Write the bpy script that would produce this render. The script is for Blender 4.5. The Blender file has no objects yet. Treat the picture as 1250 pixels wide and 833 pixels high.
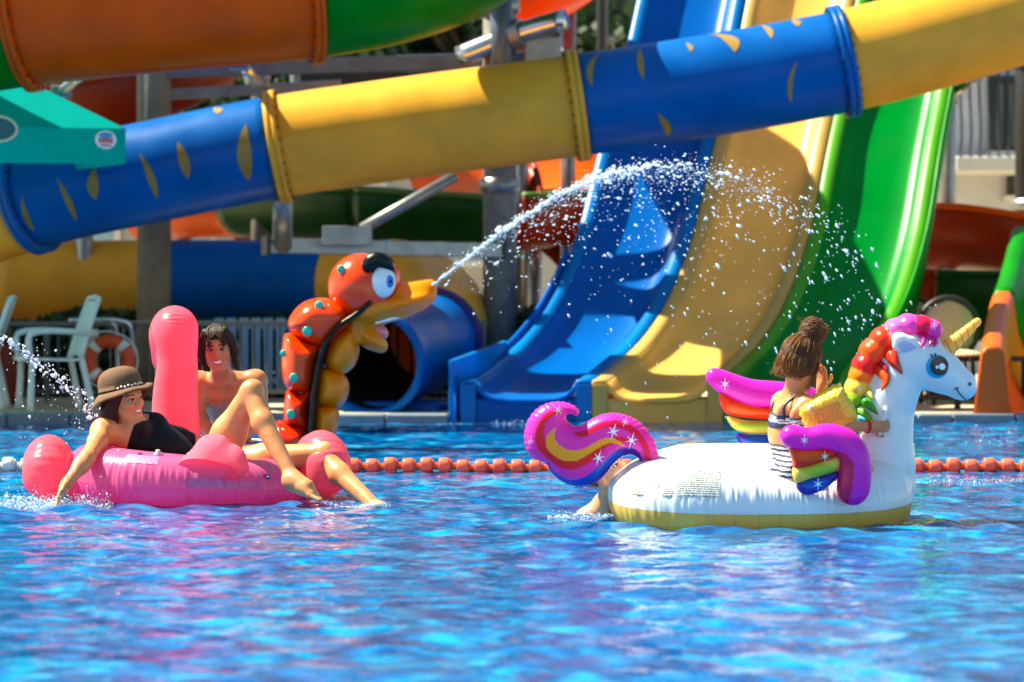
import bpy, math, random
import numpy as np
R = math.radians
sc = bpy.context.scene
COL = sc.collection
random.seed(7)
rng = np.random.default_rng(11)

# ------------------------------------------------------------------ camera, sky, sun, exposure
FPX, CAMH, HY, CX = 3588.0, 1.05, 355.0, 625.0
cam = bpy.data.cameras.new('camera')
camo = bpy.data.objects.new('camera', cam)
COL.objects.link(camo)
camo.location = (0, 0, CAMH)
camo.rotation_euler = (R(90), 0, 0)
cam.sensor_width = 36
cam.lens = FPX * 36 / 1250
cam.shift_y = -(416.5 - HY) / 1250
cam.clip_end = 2000
cam.dof.use_dof = True
cam.dof.focus_distance = 14.6
cam.dof.aperture_fstop = 2.6
sc.camera = camo

SUN_TO = np.array([-0.58, 0.17, 0.86]); SUN_TO /= np.linalg.norm(SUN_TO)
world = bpy.data.worlds.new('World')
sc.world = world
world.use_nodes = True
wn = world.node_tree
sky = wn.nodes.new('ShaderNodeTexSky')
sky.sky_type = 'NISHITA'
sky.sun_disc = False
sky.air_density = 1.0
sky.dust_density = .15
sky.ozone_density = .6
sky.sun_elevation = math.asin(SUN_TO[2])
sky.sun_rotation = math.atan2(SUN_TO[0], SUN_TO[1])
bg = wn.nodes['Background']
bg.inputs['Strength'].default_value = 0.07
wn.links.new(sky.outputs[0], bg.inputs['Color'])
sun = bpy.data.lights.new('sun', 'SUN')
sun.energy = 5.0
sun.angle = R(0.5)
sun.color = (1.0, 0.93, 0.80)
suno = bpy.data.objects.new('sun', sun)
COL.objects.link(suno)
from mathutils import Vector, Matrix
suno.rotation_euler = Vector(-SUN_TO).to_track_quat('-Z', 'Y').to_euler()
sc.view_settings.view_transform = 'Standard'
sc.view_settings.look = 'None'
sc.view_settings.exposure = 1.55
sc.view_settings.use_white_balance = True
sc.view_settings.white_balance_temperature = 6900
sc.view_settings.white_balance_tint = -4
sc.view_settings.gamma = 1.0
sc.cycles.use_denoising = True
sc.cycles.max_bounces = 8
sc.cycles.sample_clamp_indirect = 6
sc.cycles.caustics_reflective = False
sc.cycles.caustics_refractive = False

# ------------------------------------------------------------------ helpers
def P(px, py, D):
    return np.array([(px - CX) * D / FPX, D, CAMH - (py - HY) * D / FPX])
def V(*a): return np.array(a, float)
def nrm(v): v = np.asarray(v, float); return v / (np.linalg.norm(v) + 1e-12)
def lin(c):
    return tuple(((x / 12.92) if x <= 0.04045 else ((x + 0.055) / 1.055) ** 2.4) for x in c)
def rgb(r, g, b): return lin((r / 255, g / 255, b / 255))

MATS = {}
def mat(name, col=(.5, .5, .5), rough=.4, spec=.5, metal=0., var=.0, vscale=6., bump=0., bscale=40., trans=0., coat=0., vcol=False, sss=0., dirt=0., ior=1.5, stretch=None, rvar=.0):
    if name in MATS: return MATS[name]
    m = bpy.data.materials.new(name)
    m.use_nodes = True
    nt = m.node_tree
    N, L = nt.nodes, nt.links
    b = N['Principled BSDF']
    out = N['Material Output']
    b.inputs['Roughness'].default_value = rough
    b.inputs['Metallic'].default_value = metal
    b.inputs['Specular IOR Level'].default_value = spec
    b.inputs['IOR'].default_value = ior
    b.inputs['Coat Weight'].default_value = coat
    b.inputs['Coat Roughness'].default_value = .08
    if sss:
        b.inputs['Subsurface Weight'].default_value = sss
        b.inputs['Subsurface Radius'].default_value = (1., .35, .18)
        b.inputs['Subsurface Scale'].default_value = .012
    if vcol:
        a = N.new('ShaderNodeVertexColor'); a.layer_name = 'Col'
        src = a.outputs['Color']
    else:
        a = N.new('ShaderNodeRGB'); a.outputs[0].default_value = (*col, 1)
        src = a.outputs[0]
    tc = N.new('ShaderNodeTexCoord')
    co = tc.outputs['Object']
    if stretch:
        mp = N.new('ShaderNodeMapping'); mp.inputs['Scale'].default_value = stretch
        L.new(co, mp.inputs[0]); co = mp.outputs[0]
    if var or rvar:
        n = N.new('ShaderNodeTexNoise'); n.inputs['Scale'].default_value = vscale; n.inputs['Detail'].default_value = 5
        L.new(co, n.inputs['Vector'])
        mr = N.new('ShaderNodeMapRange'); mr.inputs[1].default_value = .3; mr.inputs[2].default_value = .7
        mr.inputs[3].default_value = 1 - var; mr.inputs[4].default_value = 1 + var * .6
        L.new(n.outputs[0], mr.inputs[0])
        mx = N.new('ShaderNodeVectorMath'); mx.operation = 'SCALE'
        L.new(src, mx.inputs[0]); L.new(mr.outputs[0], mx.inputs['Scale'])
        src = mx.outputs[0]
        if rvar:
            m2 = N.new('ShaderNodeMapRange'); m2.inputs[1].default_value = .3; m2.inputs[2].default_value = .7
            m2.inputs[3].default_value = rough - rvar; m2.inputs[4].default_value = rough + rvar
            L.new(n.outputs[0], m2.inputs[0]); L.new(m2.outputs[0], b.inputs['Roughness'])
    if dirt:
        n = N.new('ShaderNodeTexNoise'); n.inputs['Scale'].default_value = 2.2; n.inputs['Detail'].default_value = 8; n.inputs['Roughness'].default_value = .7
        L.new(co, n.inputs['Vector'])
        mr = N.new('ShaderNodeMapRange'); mr.inputs[1].default_value = .52; mr.inputs[2].default_value = .75
        mr.inputs[3].default_value = 0; mr.inputs[4].default_value = dirt
        L.new(n.outputs[0], mr.inputs[0])
        mx = N.new('ShaderNodeMix'); mx.data_type = 'RGBA'
        L.new(mr.outputs[0], mx.inputs[0]); L.new(src, mx.inputs[6]); mx.inputs[7].default_value = (.10, .085, .06, 1)
        src = mx.outputs[2]
    L.new(src, b.inputs['Base Color'])
    if bump:
        n = N.new('ShaderNodeTexNoise'); n.inputs['Scale'].default_value = bscale; n.inputs['Detail'].default_value = 4
        L.new(co, n.inputs['Vector'])
        bp = N.new('ShaderNodeBump'); bp.inputs['Strength'].default_value = bump; bp.inputs['Distance'].default_value = .02
        L.new(n.outputs[0], bp.inputs['Height']); L.new(bp.outputs[0], b.inputs['Normal'])
    if trans:
        t = N.new('ShaderNodeBsdfTranslucent'); L.new(src, t.inputs['Color'])
        ms = N.new('ShaderNodeMixShader'); ms.inputs[0].default_value = trans
        L.new(b.outputs[0], ms.inputs[1]); L.new(t.outputs[0], ms.inputs[2]); L.new(ms.outputs[0], out.inputs['Surface'])
    MATS[name] = m
    return m

OFF = {}
def meta(o, label=None, cat=None, group=None, kind=None):
    if label: o['label'] = label
    if cat: o['category'] = cat
    if group: o['group'] = group
    if kind: o['kind'] = kind
    return o
def thing(name, label, cat, loc, group=None):
    o = bpy.data.objects.new(name, None)
    o.empty_display_size = .1
    COL.objects.link(o)
    o.location = tuple(float(x) for x in loc)
    OFF[o] = np.asarray(loc, float)
    return meta(o, label, cat, group)
def build(name, v, f, m, parent=None, smooth=True, col=None, mi=None, label=None, loc=None, solid=0, bevel=0):
    """one mesh object; v in world coordinates"""
    v = np.asarray(v, float).reshape(-1, 3)
    if parent is not None:
        off = OFF[parent]
    else:
        off = np.asarray(loc, float) if loc is not None else V(*((v.min(0) + v.max(0)) / 2)[:2], v[:, 2].min())
    me = bpy.data.meshes.new(name)
    lv = v - off
    if isinstance(f, np.ndarray):
        me.vertices.add(len(lv)); me.vertices.foreach_set('co', lv.ravel())
        k = f.shape[1]
        me.loops.add(f.size); me.loops.foreach_set('vertex_index', f.ravel().astype(np.int32))
        me.polygons.add(len(f)); me.polygons.foreach_set('loop_start', np.arange(0, f.size, k, dtype=np.int32))
        me.update(calc_edges=True)
        me.validate()
    else:
        me.from_pydata(lv.tolist(), [], f)
    ms = m if isinstance(m, (list, tuple)) else [m]
    for x in ms: me.materials.append(x)
    if mi is not None: me.polygons.foreach_set('material_index', np.asarray(mi, dtype=np.int32))
    if smooth: me.polygons.foreach_set('use_smooth', np.ones(len(me.polygons), dtype=bool))
    if col is not None:
        at = me.color_attributes.new('Col', 'FLOAT_COLOR', 'POINT')
        c = np.ones((len(lv), 4), dtype=np.float32); c[:, :3] = col
        at.data.foreach_set('color', c.ravel())
    me.update()
    o = bpy.data.objects.new(name, me)
    COL.objects.link(o)
    if parent is not None:
        o.parent = parent
        OFF[o] = off
    else:
        o.location = tuple(off)
        OFF[o] = off
    if label: o['label'] = label
    if bevel:
        md = o.modifiers.new('b', 'BEVEL'); md.width = bevel; md.segments = 2; md.limit_method = 'ANGLE'
    if solid:
        md = o.modifiers.new('s', 'SOLIDIFY'); md.thickness = solid; md.offset = 0
    return o

class MB:
    """mesh collector"""
    def __init__(s): s.v = []; s.f = []; s.n = 0
    def add(s, v, f):
        v = np.asarray(v, float); s.v.append(v)
        s.f += [tuple(int(i) + s.n for i in q) for q in f]; s.n += len(v); return s
    def box(s, a, b):
        x0, y0, z0 = np.minimum(a, b); x1, y1, z1 = np.maximum(a, b)
        return s.add([(x0,y0,z0),(x1,y0,z0),(x1,y1,z0),(x0,y1,z0),(x0,y0,z1),(x1,y0,z1),(x1,y1,z1),(x0,y1,z1)],
                     [(0,3,2,1),(4,5,6,7),(0,1,5,4),(1,2,6,5),(2,3,7,6),(3,0,4,7)])
    def hull8(s, v8):
        return s.add(v8, [(0,3,2,1),(4,5,6,7),(0,1,5,4),(1,2,6,5),(2,3,7,6),(3,0,4,7)])
    def bar(s, a, b, w, h=None, up=(0,0,1)):
        a = np.asarray(a, float); b = np.asarray(b, float); h = h or w
        d = nrm(b - a); sd = np.cross(d, up)
        if np.linalg.norm(sd) < 1e-4: sd = np.cross(d, (0,1,0))
        sd = nrm(sd); u = np.cross(sd, d)
        q = []
        for p in (a, b):
            q += [p - sd*w/2 - u*h/2, p + sd*w/2 - u*h/2, p + sd*w/2 + u*h/2, p - sd*w/2 + u*h/2]
        return s.add(q, [(0,3,2,1),(4,5,6,7),(0,1,5,4),(1,2,6,5),(2,3,7,6),(3,0,4,7)])
    def tube(s, pts, r, n=10, cap=True):
        v, f = tube(pts, r, n, cap=cap); return s.add(v, f)
    def build(s, name, m, parent=None, smooth=False, **k):
        return build(name, np.concatenate(s.v), s.f, m, parent, smooth=smooth, **k)

def spline(pts, n):
    """Catmull-Rom through pts (any dimension), n samples"""
    p = np.asarray(pts, float)
    if len(p) == 2: p = np.stack([p[0], (p[0]+p[1])/2, p[1]])
    q = np.vstack([2*p[0]-p[1], p, 2*p[-1]-p[-2]])
    t = np.linspace(0, len(p) - 1 - 1e-9, n); i = t.astype(int); u = (t - i)[:, None]
    a, b, c, d = q[i], q[i+1], q[i+2], q[i+3]
    return .5 * (2*b + (c-a)*u + (2*a-5*b+4*c-d)*u*u + (3*b-a-3*c+d)*u**3)

def frames(p, up0=None):
    p = np.asarray(p, float)
    t = np.gradient(p, axis=0); t /= np.linalg.norm(t, axis=1)[:, None] + 1e-12
    u = np.zeros_like(p)
    ref = np.array(up0 if up0 is not None else (0,0,1), float)
    if abs(np.dot(ref, t[0])) > .95: ref = np.array([0,1.,0])
    for i in range(len(p)):
        ref = ref - t[i]*np.dot(ref, t[i]); ref /= np.linalg.norm(ref) + 1e-12
        u[i] = ref
    s = np.cross(t, u)
    return t, s, u
def tube(pts, r, n=12, cap=True, a0=0., a1=2*math.pi, up0=None):
    """swept circle (or arc); r scalar or per point; angle 0 = side, 90 deg = up"""
    p = np.asarray(pts, float); m = len(p)
    r = np.broadcast_to(np.asarray(r, float), (m,))
    t, s, u = frames(p, up0)
    full = abs(a1 - a0 - 2*math.pi) < 1e-6
    an = a0 + (a1-a0) * np.arange(n) / (n if full else n-1)
    v = p[:, None, :] + r[:, None, None] * (np.cos(an)[None, :, None]*s[:, None, :] + np.sin(an)[None, :, None]*u[:, None, :])
    f = []
    nn = n if full else n-1
    for i in range(m-1):
        for j in range(nn):
            k = (j+1) % n
            f.append((i*n+j, i*n+k, (i+1)*n+k, (i+1)*n+j))
    if cap and full:
        f.append(tuple(range(n))[::-1]); f.append(tuple((m-1)*n + j for j in range(n)))
    return v.reshape(-1, 3), f
def uvsphere(c, r, n=20, m=12, Rm=None):
    r = np.broadcast_to(np.asarray(r, float), (3,))
    v = [(0,0,1)]; f = []
    for i in range(1, m):
        a = math.pi*i/m
        for j in range(n):
            b = 2*math.pi*j/n; v.append((math.sin(a)*math.cos(b), math.sin(a)*math.sin(b), math.cos(a)))
    v.append((0,0,-1)); v = np.array(v)*r
    for j in range(n): f.append((0, 1+j, 1+(j+1) % n))
    for i in range(m-2):
        for j in range(n):
            a = 1+i*n+j; b = 1+i*n+(j+1) % n; f.append((a, a+n, b+n, b))
    l = len(v)-1
    for j in range(n): f.append((l, 1+(m-2)*n+(j+1) % n, 1+(m-2)*n+j))
    if Rm is not None: v = v @ np.asarray(Rm).T
    return v + np.asarray(c), f
def lathe(prof, c, axis, n=24, cap=True):
    """prof: list of (along, radius) about axis through c"""
    ax = nrm(axis); pts = np.array([np.asarray(c) + ax*a for a, _ in prof])
    ref = np.array([0,0,1.]) if abs(ax[2]) < .9 else np.array([1.,0,0])
    u = nrm(ref - ax*np.dot(ref, ax)); s = np.cross(ax, u)
    an = 2*math.pi*np.arange(n)/n
    v = np.concatenate([p + r*(np.cos(an)[:, None]*s + np.sin(an)[:, None]*u) for p, (_, r) in zip(pts, prof)])
    f = [(i*n+j, i*n+(j+1) % n, (i+1)*n+(j+1) % n, (i+1)*n+j) for i in range(len(prof)-1) for j in range(n)]
    if cap: f += [tuple(range(n))[::-1], tuple((len(prof)-1)*n+j for j in range(n))]
    return v, f

# ------------------------------------------------------------------ implicit surfaces (smooth-blended volumes)
class SDF:
    def __init__(s, lo, hi, vox, fine=None, fvox=None):
        s.ax = []
        for k in range(3):
            if fine is None:
                s.ax.append(np.arange(lo[k], hi[k]+vox, vox))
            else:
                bx_ = fine if isinstance(fine, list) else [fine]
                x = float(lo[k]); ax_ = []
                while x < hi[k]+vox:
                    ax_.append(x); x += fvox if any(q[0][k] <= x <= q[1][k] for q in bx_) else vox
                s.ax.append(np.array(ax_))
        s.vox = vox
        s.v = np.full([len(a) for a in s.ax], 9., dtype=np.float32)
    def region(s, lo, hi):
        sl = []
        for k in range(3):
            i = max(0, np.searchsorted(s.ax[k], lo[k]) - 1); j = min(len(s.ax[k]), np.searchsorted(s.ax[k], hi[k]) + 1)
            sl.append(slice(i, j))
        X, Y, Z = np.meshgrid(*[s.ax[k][sl[k]] for k in range(3)], indexing='ij')
        return tuple(sl), np.stack([X, Y, Z], -1).astype(np.float32)
    def full(s):
        return s.region([a[0]-1 for a in s.ax], [a[-1]+1 for a in s.ax])
    def put(s, sl, d, k, op):
        a = s.v[sl]
        if a.size == 0: return
        if op == 'sub':
            d = -d
            if k > 0:
                h = np.maximum(k - np.abs(a-d), 0)/k; s.v[sl] = np.maximum(a, d) + h*h*k*.25
            else: s.v[sl] = np.maximum(a, d)
        else:
            if k > 0:
                h = np.maximum(k - np.abs(a-d), 0)/k; s.v[sl] = np.minimum(a, d) - h*h*k*.25
            else: s.v[sl] = np.minimum(a, d)
    def cone(s, a, b, ra, rb, k=.02, op='add'):
        a = np.asarray(a, np.float32); b = np.asarray(b, np.float32); mr = max(ra, rb) + k + 2.5*s.vox
        sl, p = s.region(np.minimum(a, b)-mr, np.maximum(a, b)+mr)
        ab = b-a; t = np.clip(((p-a)@ab)/(ab@ab+1e-12), 0, 1)
        d = np.linalg.norm(p-(a+t[..., None]*ab), axis=-1) - (ra+(rb-ra)*t)
        s.put(sl, d, k, op); return s
    def ball(s, c, r, k=.02, op='add'): return s.ell(c, (r, r, r), k=k, op=op)
    def chain(s, pts, rs, k=.02, op='add'):
        for i in range(len(pts)-1): s.cone(pts[i], pts[i+1], rs[i], rs[i+1], k, op)
        return s
    def ell(s, c, r, M=None, k=.02, op='add'):
        c = np.asarray(c, np.float32); r = np.asarray(r, np.float32); mr = r.max() + k + 2.5*s.vox
        sl, p = s.region(c-mr, c+mr)
        q = p-c
        if M is not None: q = q @ np.asarray(M, np.float32)     # columns of M = local axes
        k0 = np.linalg.norm(q/r, axis=-1); k1 = np.linalg.norm(q/(r*r), axis=-1) + 1e-9
        s.put(sl, k0*(k0-1)/k1, k, op); return s
    def fun(s, fn, lo, hi, k=0., op='add'):
        sl, p = s.region(np.asarray(lo)-2*s.vox-k, np.asarray(hi)+2*s.vox+k)
        s.put(sl, fn(p), k, op); return s
    def mesh(s):
        v = np.clip(s.v, -.2, .2)
        n = np.array(v.shape)
        ins = v < 0
        C = [(i, j, k) for i in (0,1) for j in (0,1) for k in (0,1)]
        cnt = sum(ins[i:n[0]-1+i, j:n[1]-1+j, k:n[2]-1+k].astype(np.int8) for i, j, k in C)
        I, J, K = np.nonzero((cnt > 0) & (cnt < 8))
        val = {c: v[I+c[0], J+c[1], K+c[2]] for c in C}
        pos = {c: np.stack([s.ax[0][I+c[0]], s.ax[1][J+c[1]], s.ax[2][K+c[2]]], -1) for c in C}
        acc = np.zeros((len(I), 3)); w = np.zeros(len(I))
        for c in C:
            for k in range(3):
                if c[k] == 0:
                    e = list(c); e[k] = 1; e = tuple(e)
                    a, b = val[c], val[e]; m = (a < 0) != (b < 0)
                    t = np.where(m, a/np.where(m, a-b, 1), 0)[:, None]
                    acc += np.where(m[:, None], pos[c] + (pos[e]-pos[c])*t, 0); w += m
        vert = acc / w[:, None]
        idx = np.full(n-1, -1, np.int32); idx[I, J, K] = np.arange(len(I))
        F = []
        for k in range(3):
            o1, o2 = [(1, 2), (2, 0), (0, 1)][k]
            sl0 = [slice(None)]*3; sl1 = [slice(None)]*3
            sl0[k] = slice(0, n[k]-1); sl1[k] = slice(1, n[k])
            for o in (o1, o2): sl0[o] = slice(1, n[o]-1); sl1[o] = slice(1, n[o]-1)
            A, B = ins[tuple(sl0)], ins[tuple(sl1)]
            for flip in (0, 1):
                q = np.stack(np.nonzero((A & ~B) if not flip else (B & ~A)), -1)
                if len(q) == 0: continue
                q = q.copy(); q[:, o1] += 1; q[:, o2] += 1
                e1 = np.zeros(3, int); e1[o1] = 1; e2 = np.zeros(3, int); e2[o2] = 1
                g = lambda d: idx[q[:, 0]-d[0], q[:, 1]-d[1], q[:, 2]-d[2]]
                quad = [g(e1+e2), g(e2), g(0*e1), g(e1)]
                if flip: quad = quad[::-1]
                F.append(np.stack(quad, -1))
        F = np.concatenate(F)
        F = F[(F >= 0).all(1)]
        return vert, F
    def build(s, name, m, parent=None, col=None, colfn=None, label=None, smooth_it=1, extra=None, disp=None):
        v, f = s.mesh()
        for _ in range(smooth_it):
            acc = np.zeros_like(v); c = np.zeros(len(v))
            for a in range(4):
                b = (a+1) % 4
                np.add.at(acc, f[:, a], v[f[:, b]]); np.add.at(c, f[:, a], 1)
                np.add.at(acc, f[:, b], v[f[:, a]]); np.add.at(c, f[:, b], 1)
            v = v*.5 + .5*acc/c[:, None]
        if disp is not None: v = disp(v)
        cc = colfn(v) if colfn is not None else (np.tile(col, (len(v), 1)) if col is not None else None)
        if extra is not None:
            ev, ef = extra[0], np.asarray(extra[1], dtype=int)
            ef = ef + len(v); v = np.concatenate([v, ev]); f = np.concatenate([f, ef])
            if cc is not None: cc = np.concatenate([cc, np.tile(extra[2], (len(ev), 1))])
        return build(name, v, f, m, parent, col=cc, label=label)

def poly_sd(p2, poly):
    """signed distance of points (...,2) to closed polygon (n,2); negative inside"""
    poly = np.asarray(poly, np.float32)
    x, y = p2[..., 0], p2[..., 1]
    d = np.full(x.shape, 1e9, np.float32); inside = np.zeros(x.shape, bool)
    n = len(poly)
    for i in range(n):
        a = poly[i]; b = poly[(i+1) % n]; e = b-a
        wx, wy = x-a[0], y-a[1]
        t = np.clip((wx*e[0]+wy*e[1])/(e@e+1e-12), 0, 1)
        d = np.minimum(d, (wx-e[0]*t)**2+(wy-e[1]*t)**2)
        c = ((a[1] > y) != (b[1] > y)) & (x < (b[0]-a[0])*(y-a[1])/(b[1]-a[1]+1e-12)+a[0])
        inside ^= c
    d = np.sqrt(d)
    return np.where(inside, -d, d)
def pillow(S, poly, frame, rad, k=0., puck=0., pn=90, thick=1.):
    """inflated flat shape: poly in local (u,w) metres, frame=(origin,U,Nrm,W)"""
    o, U, Nn, W = [np.asarray(a, np.float32) for a in frame]
    pl = np.asarray(poly); pts = o + pl[:, :1]*U + pl[:, 1:]*W
    lo = pts.min(0)-rad*thick; hi = pts.max(0)+rad*thick
    cen = pl.mean(0)
    def fn(p):
        q = p-o; u = q@U; w = q@W; y = (q@Nn)/thick
        d2 = poly_sd(np.stack([u, w], -1), pl)
        if puck:
            ang = np.arctan2(w-cen[1], u-cen[0])
            d2 = d2 + puck*np.sin(ang*pn)*np.exp(-np.abs(d2)/.03)
        m = np.maximum(d2+rad, 0)
        return np.sqrt(m*m+y*y)-rad
    S.fun(fn, lo, hi, k)
    return S
def closed(pts, n):
    """closed Catmull-Rom of 2D points"""
    p = np.asarray(pts, float); q = np.vstack([p[-2:], p, p[:3]])
    t = np.linspace(0, len(p), n, endpoint=False); i = t.astype(int); u = (t-i)[:, None]
    a, b, c, d = q[i+1], q[i+2], q[i+3], q[i+4]
    return .5*(2*b+(c-a)*u+(2*a-5*b+4*c-d)*u*u+(3*b-a-3*c+d)*u**3)
def rot(ax, a):
    return np.array(Matrix.Rotation(a, 3, Vector(ax)))
# ------------------------------------------------------------------ materials
YEL, BLU, ORA, GRN = rgb(254,184,64), rgb(0,98,184), rgb(246,92,0), rgb(22,136,10)
FG = dict(rough=.36, spec=.18, vscale=2.5, trans=.26, rvar=.08)
M_YEL = mat('yellow_fibreglass', YEL, var=.12, dirt=.16, **FG)
M_BLU = mat('blue_fibreglass', BLU, var=.16, dirt=.04, **{**FG, 'spec': .18})
M_ORA = mat('orange_fibreglass', ORA, var=.16, dirt=.16, **FG)
M_GRN = mat('green_fibreglass', GRN, var=.16, dirt=.12, **FG)
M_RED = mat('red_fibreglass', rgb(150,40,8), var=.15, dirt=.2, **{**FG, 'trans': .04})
M_PUR = mat('violet_fibreglass', rgb(70,50,130), var=.1, **FG)
M_STEEL = mat('galvanised_steel', rgb(150,150,152), .4, metal=.7, var=.2, vscale=8, dirt=.3)
M_DARK = mat('dark_steel', rgb(38,36,36), .45, var=.2)
M_CONC = mat('weathered_column', rgb(124,112,100), .75, var=.25, vscale=5, bump=.3, dirt=.35)
M_WHITEP = mat('white_plastic', rgb(222,222,214), .4, var=.06, vscale=9)
M_DECK = mat('deck_stone', rgb(196,178,148), .8, var=.16, vscale=3, bump=.3, bscale=60, dirt=.2)
M_COPING = mat('pool_coping', rgb(112,120,130), .6, var=.15, vscale=9)
M_BOLT = mat('bolt_dark', rgb(70,55,30), .6)
M_SEAM = mat('seam_dark', rgb(96,64,14), .7, var=.3, vscale=20)
M_SEAMB = mat('seam_dark_blue', rgb(6,38,92), .6, var=.3, vscale=20)

# ------------------------------------------------------------------ water
wm = bpy.data.materials.new('pool_water'); wm.use_nodes = True
nt = wm.node_tree; b = nt.nodes['Principled BSDF']
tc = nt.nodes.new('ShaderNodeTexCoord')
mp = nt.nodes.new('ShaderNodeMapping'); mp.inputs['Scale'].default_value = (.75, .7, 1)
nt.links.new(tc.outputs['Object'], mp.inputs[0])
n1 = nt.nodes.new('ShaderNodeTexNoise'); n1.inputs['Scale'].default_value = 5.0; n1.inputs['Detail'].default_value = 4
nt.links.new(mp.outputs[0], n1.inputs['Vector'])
cr = nt.nodes.new('ShaderNodeValToRGB')  # ramp paints refracted floor light, dark blue to cyan, into the base colour
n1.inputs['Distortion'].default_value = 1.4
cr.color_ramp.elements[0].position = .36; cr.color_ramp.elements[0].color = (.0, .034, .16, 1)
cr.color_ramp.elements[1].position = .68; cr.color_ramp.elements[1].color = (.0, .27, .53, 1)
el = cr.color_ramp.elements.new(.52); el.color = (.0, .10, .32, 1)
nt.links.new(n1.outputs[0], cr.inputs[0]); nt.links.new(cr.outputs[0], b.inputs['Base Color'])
b.inputs['Roughness'].default_value = .035
b.inputs['IOR'].default_value = 1.33
n2 = nt.nodes.new('ShaderNodeTexNoise'); n2.inputs['Scale'].default_value = 16; n2.inputs['Detail'].default_value = 3
nt.links.new(tc.outputs['Object'], n2.inputs['Vector'])
bp = nt.nodes.new('ShaderNodeBump'); bp.inputs['Strength'].default_value = .32; bp.inputs['Distance'].default_value = .012
nt.links.new(n2.outputs[0], bp.inputs['Height']); nt.links.new(bp.outputs[0], b.inputs['Normal'])

POOL_Y1 = 23.3
def axis_steps(segs):
    a = []
    for x0, x1, st in segs: a.append(np.arange(x0, x1-1e-6, st))
    a.append([segs[-1][1]]); return np.concatenate(a)
xs = axis_steps([(-22,-5.2,.35),(-5.2,5.2,.025),(5.2,22,.35)])
ys = axis_steps([(-8,7,.3),(7,16.5,.025),(16.5,POOL_Y1,.045)])
X, Y = np.meshgrid(xs, ys)
def wave_h(X, Y):
    r = np.random.default_rng(5); Z = np.zeros_like(X)
    for i in range(110):
        lam = .065*(.5/.065)**r.random(); a = r.normal(-.5*math.pi, .8)
        k = 2*math.pi/lam; s = .0145
        dm = 1/(1+(np.maximum(np.abs(X)-5.2, 0)*3)**2)
        Z += s/k*np.sin(k*(math.cos(a)*X+math.sin(a)*Y)+r.random()*6.28)*dm
    for (cx, cy, amp) in [(-2.15,14.2,.02),(.55,13.5,.016),(-1.2,14.2,.014),(.9,12.95,.012),(1.9,13.3,.012)]:
        d = np.hypot(X-cx, Y-cy); Z += amp*np.sin(d*24)*np.exp(-d*2.2)
    return Z
Z = wave_h(X, Y)
nx, ny = len(xs), len(ys)
ii = np.arange(nx*ny).reshape(ny, nx)
F = np.stack([ii[:-1,:-1], ii[:-1,1:], ii[1:,1:], ii[1:,:-1]], -1).reshape(-1, 4)
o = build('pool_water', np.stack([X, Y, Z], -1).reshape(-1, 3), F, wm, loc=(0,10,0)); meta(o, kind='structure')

# ------------------------------------------------------------------ ground, deck and coping
g = MB().box((-300,-300,-.6),(300,600,-.5)).build('ground', mat('ground_earth', rgb(120,110,92), .9, var=.2)); meta(g, kind='structure')
dk = MB().box((-60,POOL_Y1+.32,-.45),(60,48,.06)).build('deck', M_DECK); meta(dk, kind='structure')
cp = thing('pool_coping', None, None, (0,POOL_Y1,0)); meta(cp, kind='structure')
x = -7.
proto = None
while x < 7:
    if -0.55 < x < 2.9: x += .5; continue
    if proto is None:
        proto = MB().box((x,POOL_Y1,-.3),(x+.488,POOL_Y1+.315,.07)).build('coping_stone', M_COPING, cp, bevel=.012); x0 = x
    else:
        c = proto.copy(); COL.objects.link(c); c.parent = cp; c.location = (x-x0, 0, random.uniform(-.004,.004))
    x += .5

# ------------------------------------------------------------------ tube water slides
def tube_slide(root, path, rad, secs, n=32, per=14, seam=True, seam_side=-1, fl=.10, flw=.06, up0=None, rate=None):
    """path: pts (x,y,z); secs: list of (t0,t1,material,bool flange at end, flange material)"""
    dense = spline(path, 400)
    out = []
    for (t0, t1, m, fe, fm) in secs:
        i0, i1 = int(t0*399), int(t1*399)
        pp = dense[np.linspace(i0, i1, max(4, int(per*(t1-t0)*8))).astype(int)]
        v, f = tube(pp, rad, n, cap=False, up0=up0)
        s = build('tube_section', v, f, m, root, solid=.02)
        out.append((s, pp))
        t, sd, u = frames(pp, up0)
        if seam:
            a = math.atan2(.12, seam_side)   # near side, a little above the middle
            q = pp + (rad+.012)*(math.cos(a)*sd+math.sin(a)*u)
            sb = MB()
            for k in range(len(q)-1):
                sb.bar(q[k], q[k+1], .014, .03)
            sb.build('seam', M_SEAMB if m is M_BLU else M_SEAM, root)
            bb = MB(); st = 2 if len(q) > 12 else 1
            L_ = np.linalg.norm(q[-1]-q[0]); nb = int(L_/.16)
            for k in range(nb):
                w = q[min(len(q)-1, int(k/nb*(len(q)-1)))] + (q[min(len(q)-1, int(k/nb*(len(q)-1))+1)]-q[min(len(q)-1, int(k/nb*(len(q)-1)))])*((k/nb*(len(q)-1)) % 1)
                bb.box(w-V(.014,.03,.016), w+V(.014,.01,.03))
            bo = bb.build('seam_bolt', M_BOLT, root); bo['kind'] = 'stuff'
        if fe:
            e = pp[-1]; ax = t[-1]
            pr = [(-flw,rad+.006),(-flw,rad+fl),(-.006,rad+fl),(-.004,rad+fl-.012),(.004,rad+fl-.012),(.006,rad+fl),(flw,rad+fl),(flw,rad+.006)]
            v, f = lathe(pr, e, ax, 40, cap=False)
            build('flange', v, f, fm, root)
            bb = MB()
            for k in range(28):
                an = 2*math.pi*k/28
                w = e + (rad+fl*.55)*(math.cos(an)*sd[-1]+math.sin(an)*u[-1])
                bb.bar(w-ax*(flw+.015), w+ax*(flw+.015), .02)
            bo = bb.build('flange_bolt', M_BOLT, root); bo['kind'] = 'stuff'
    return out
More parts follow.
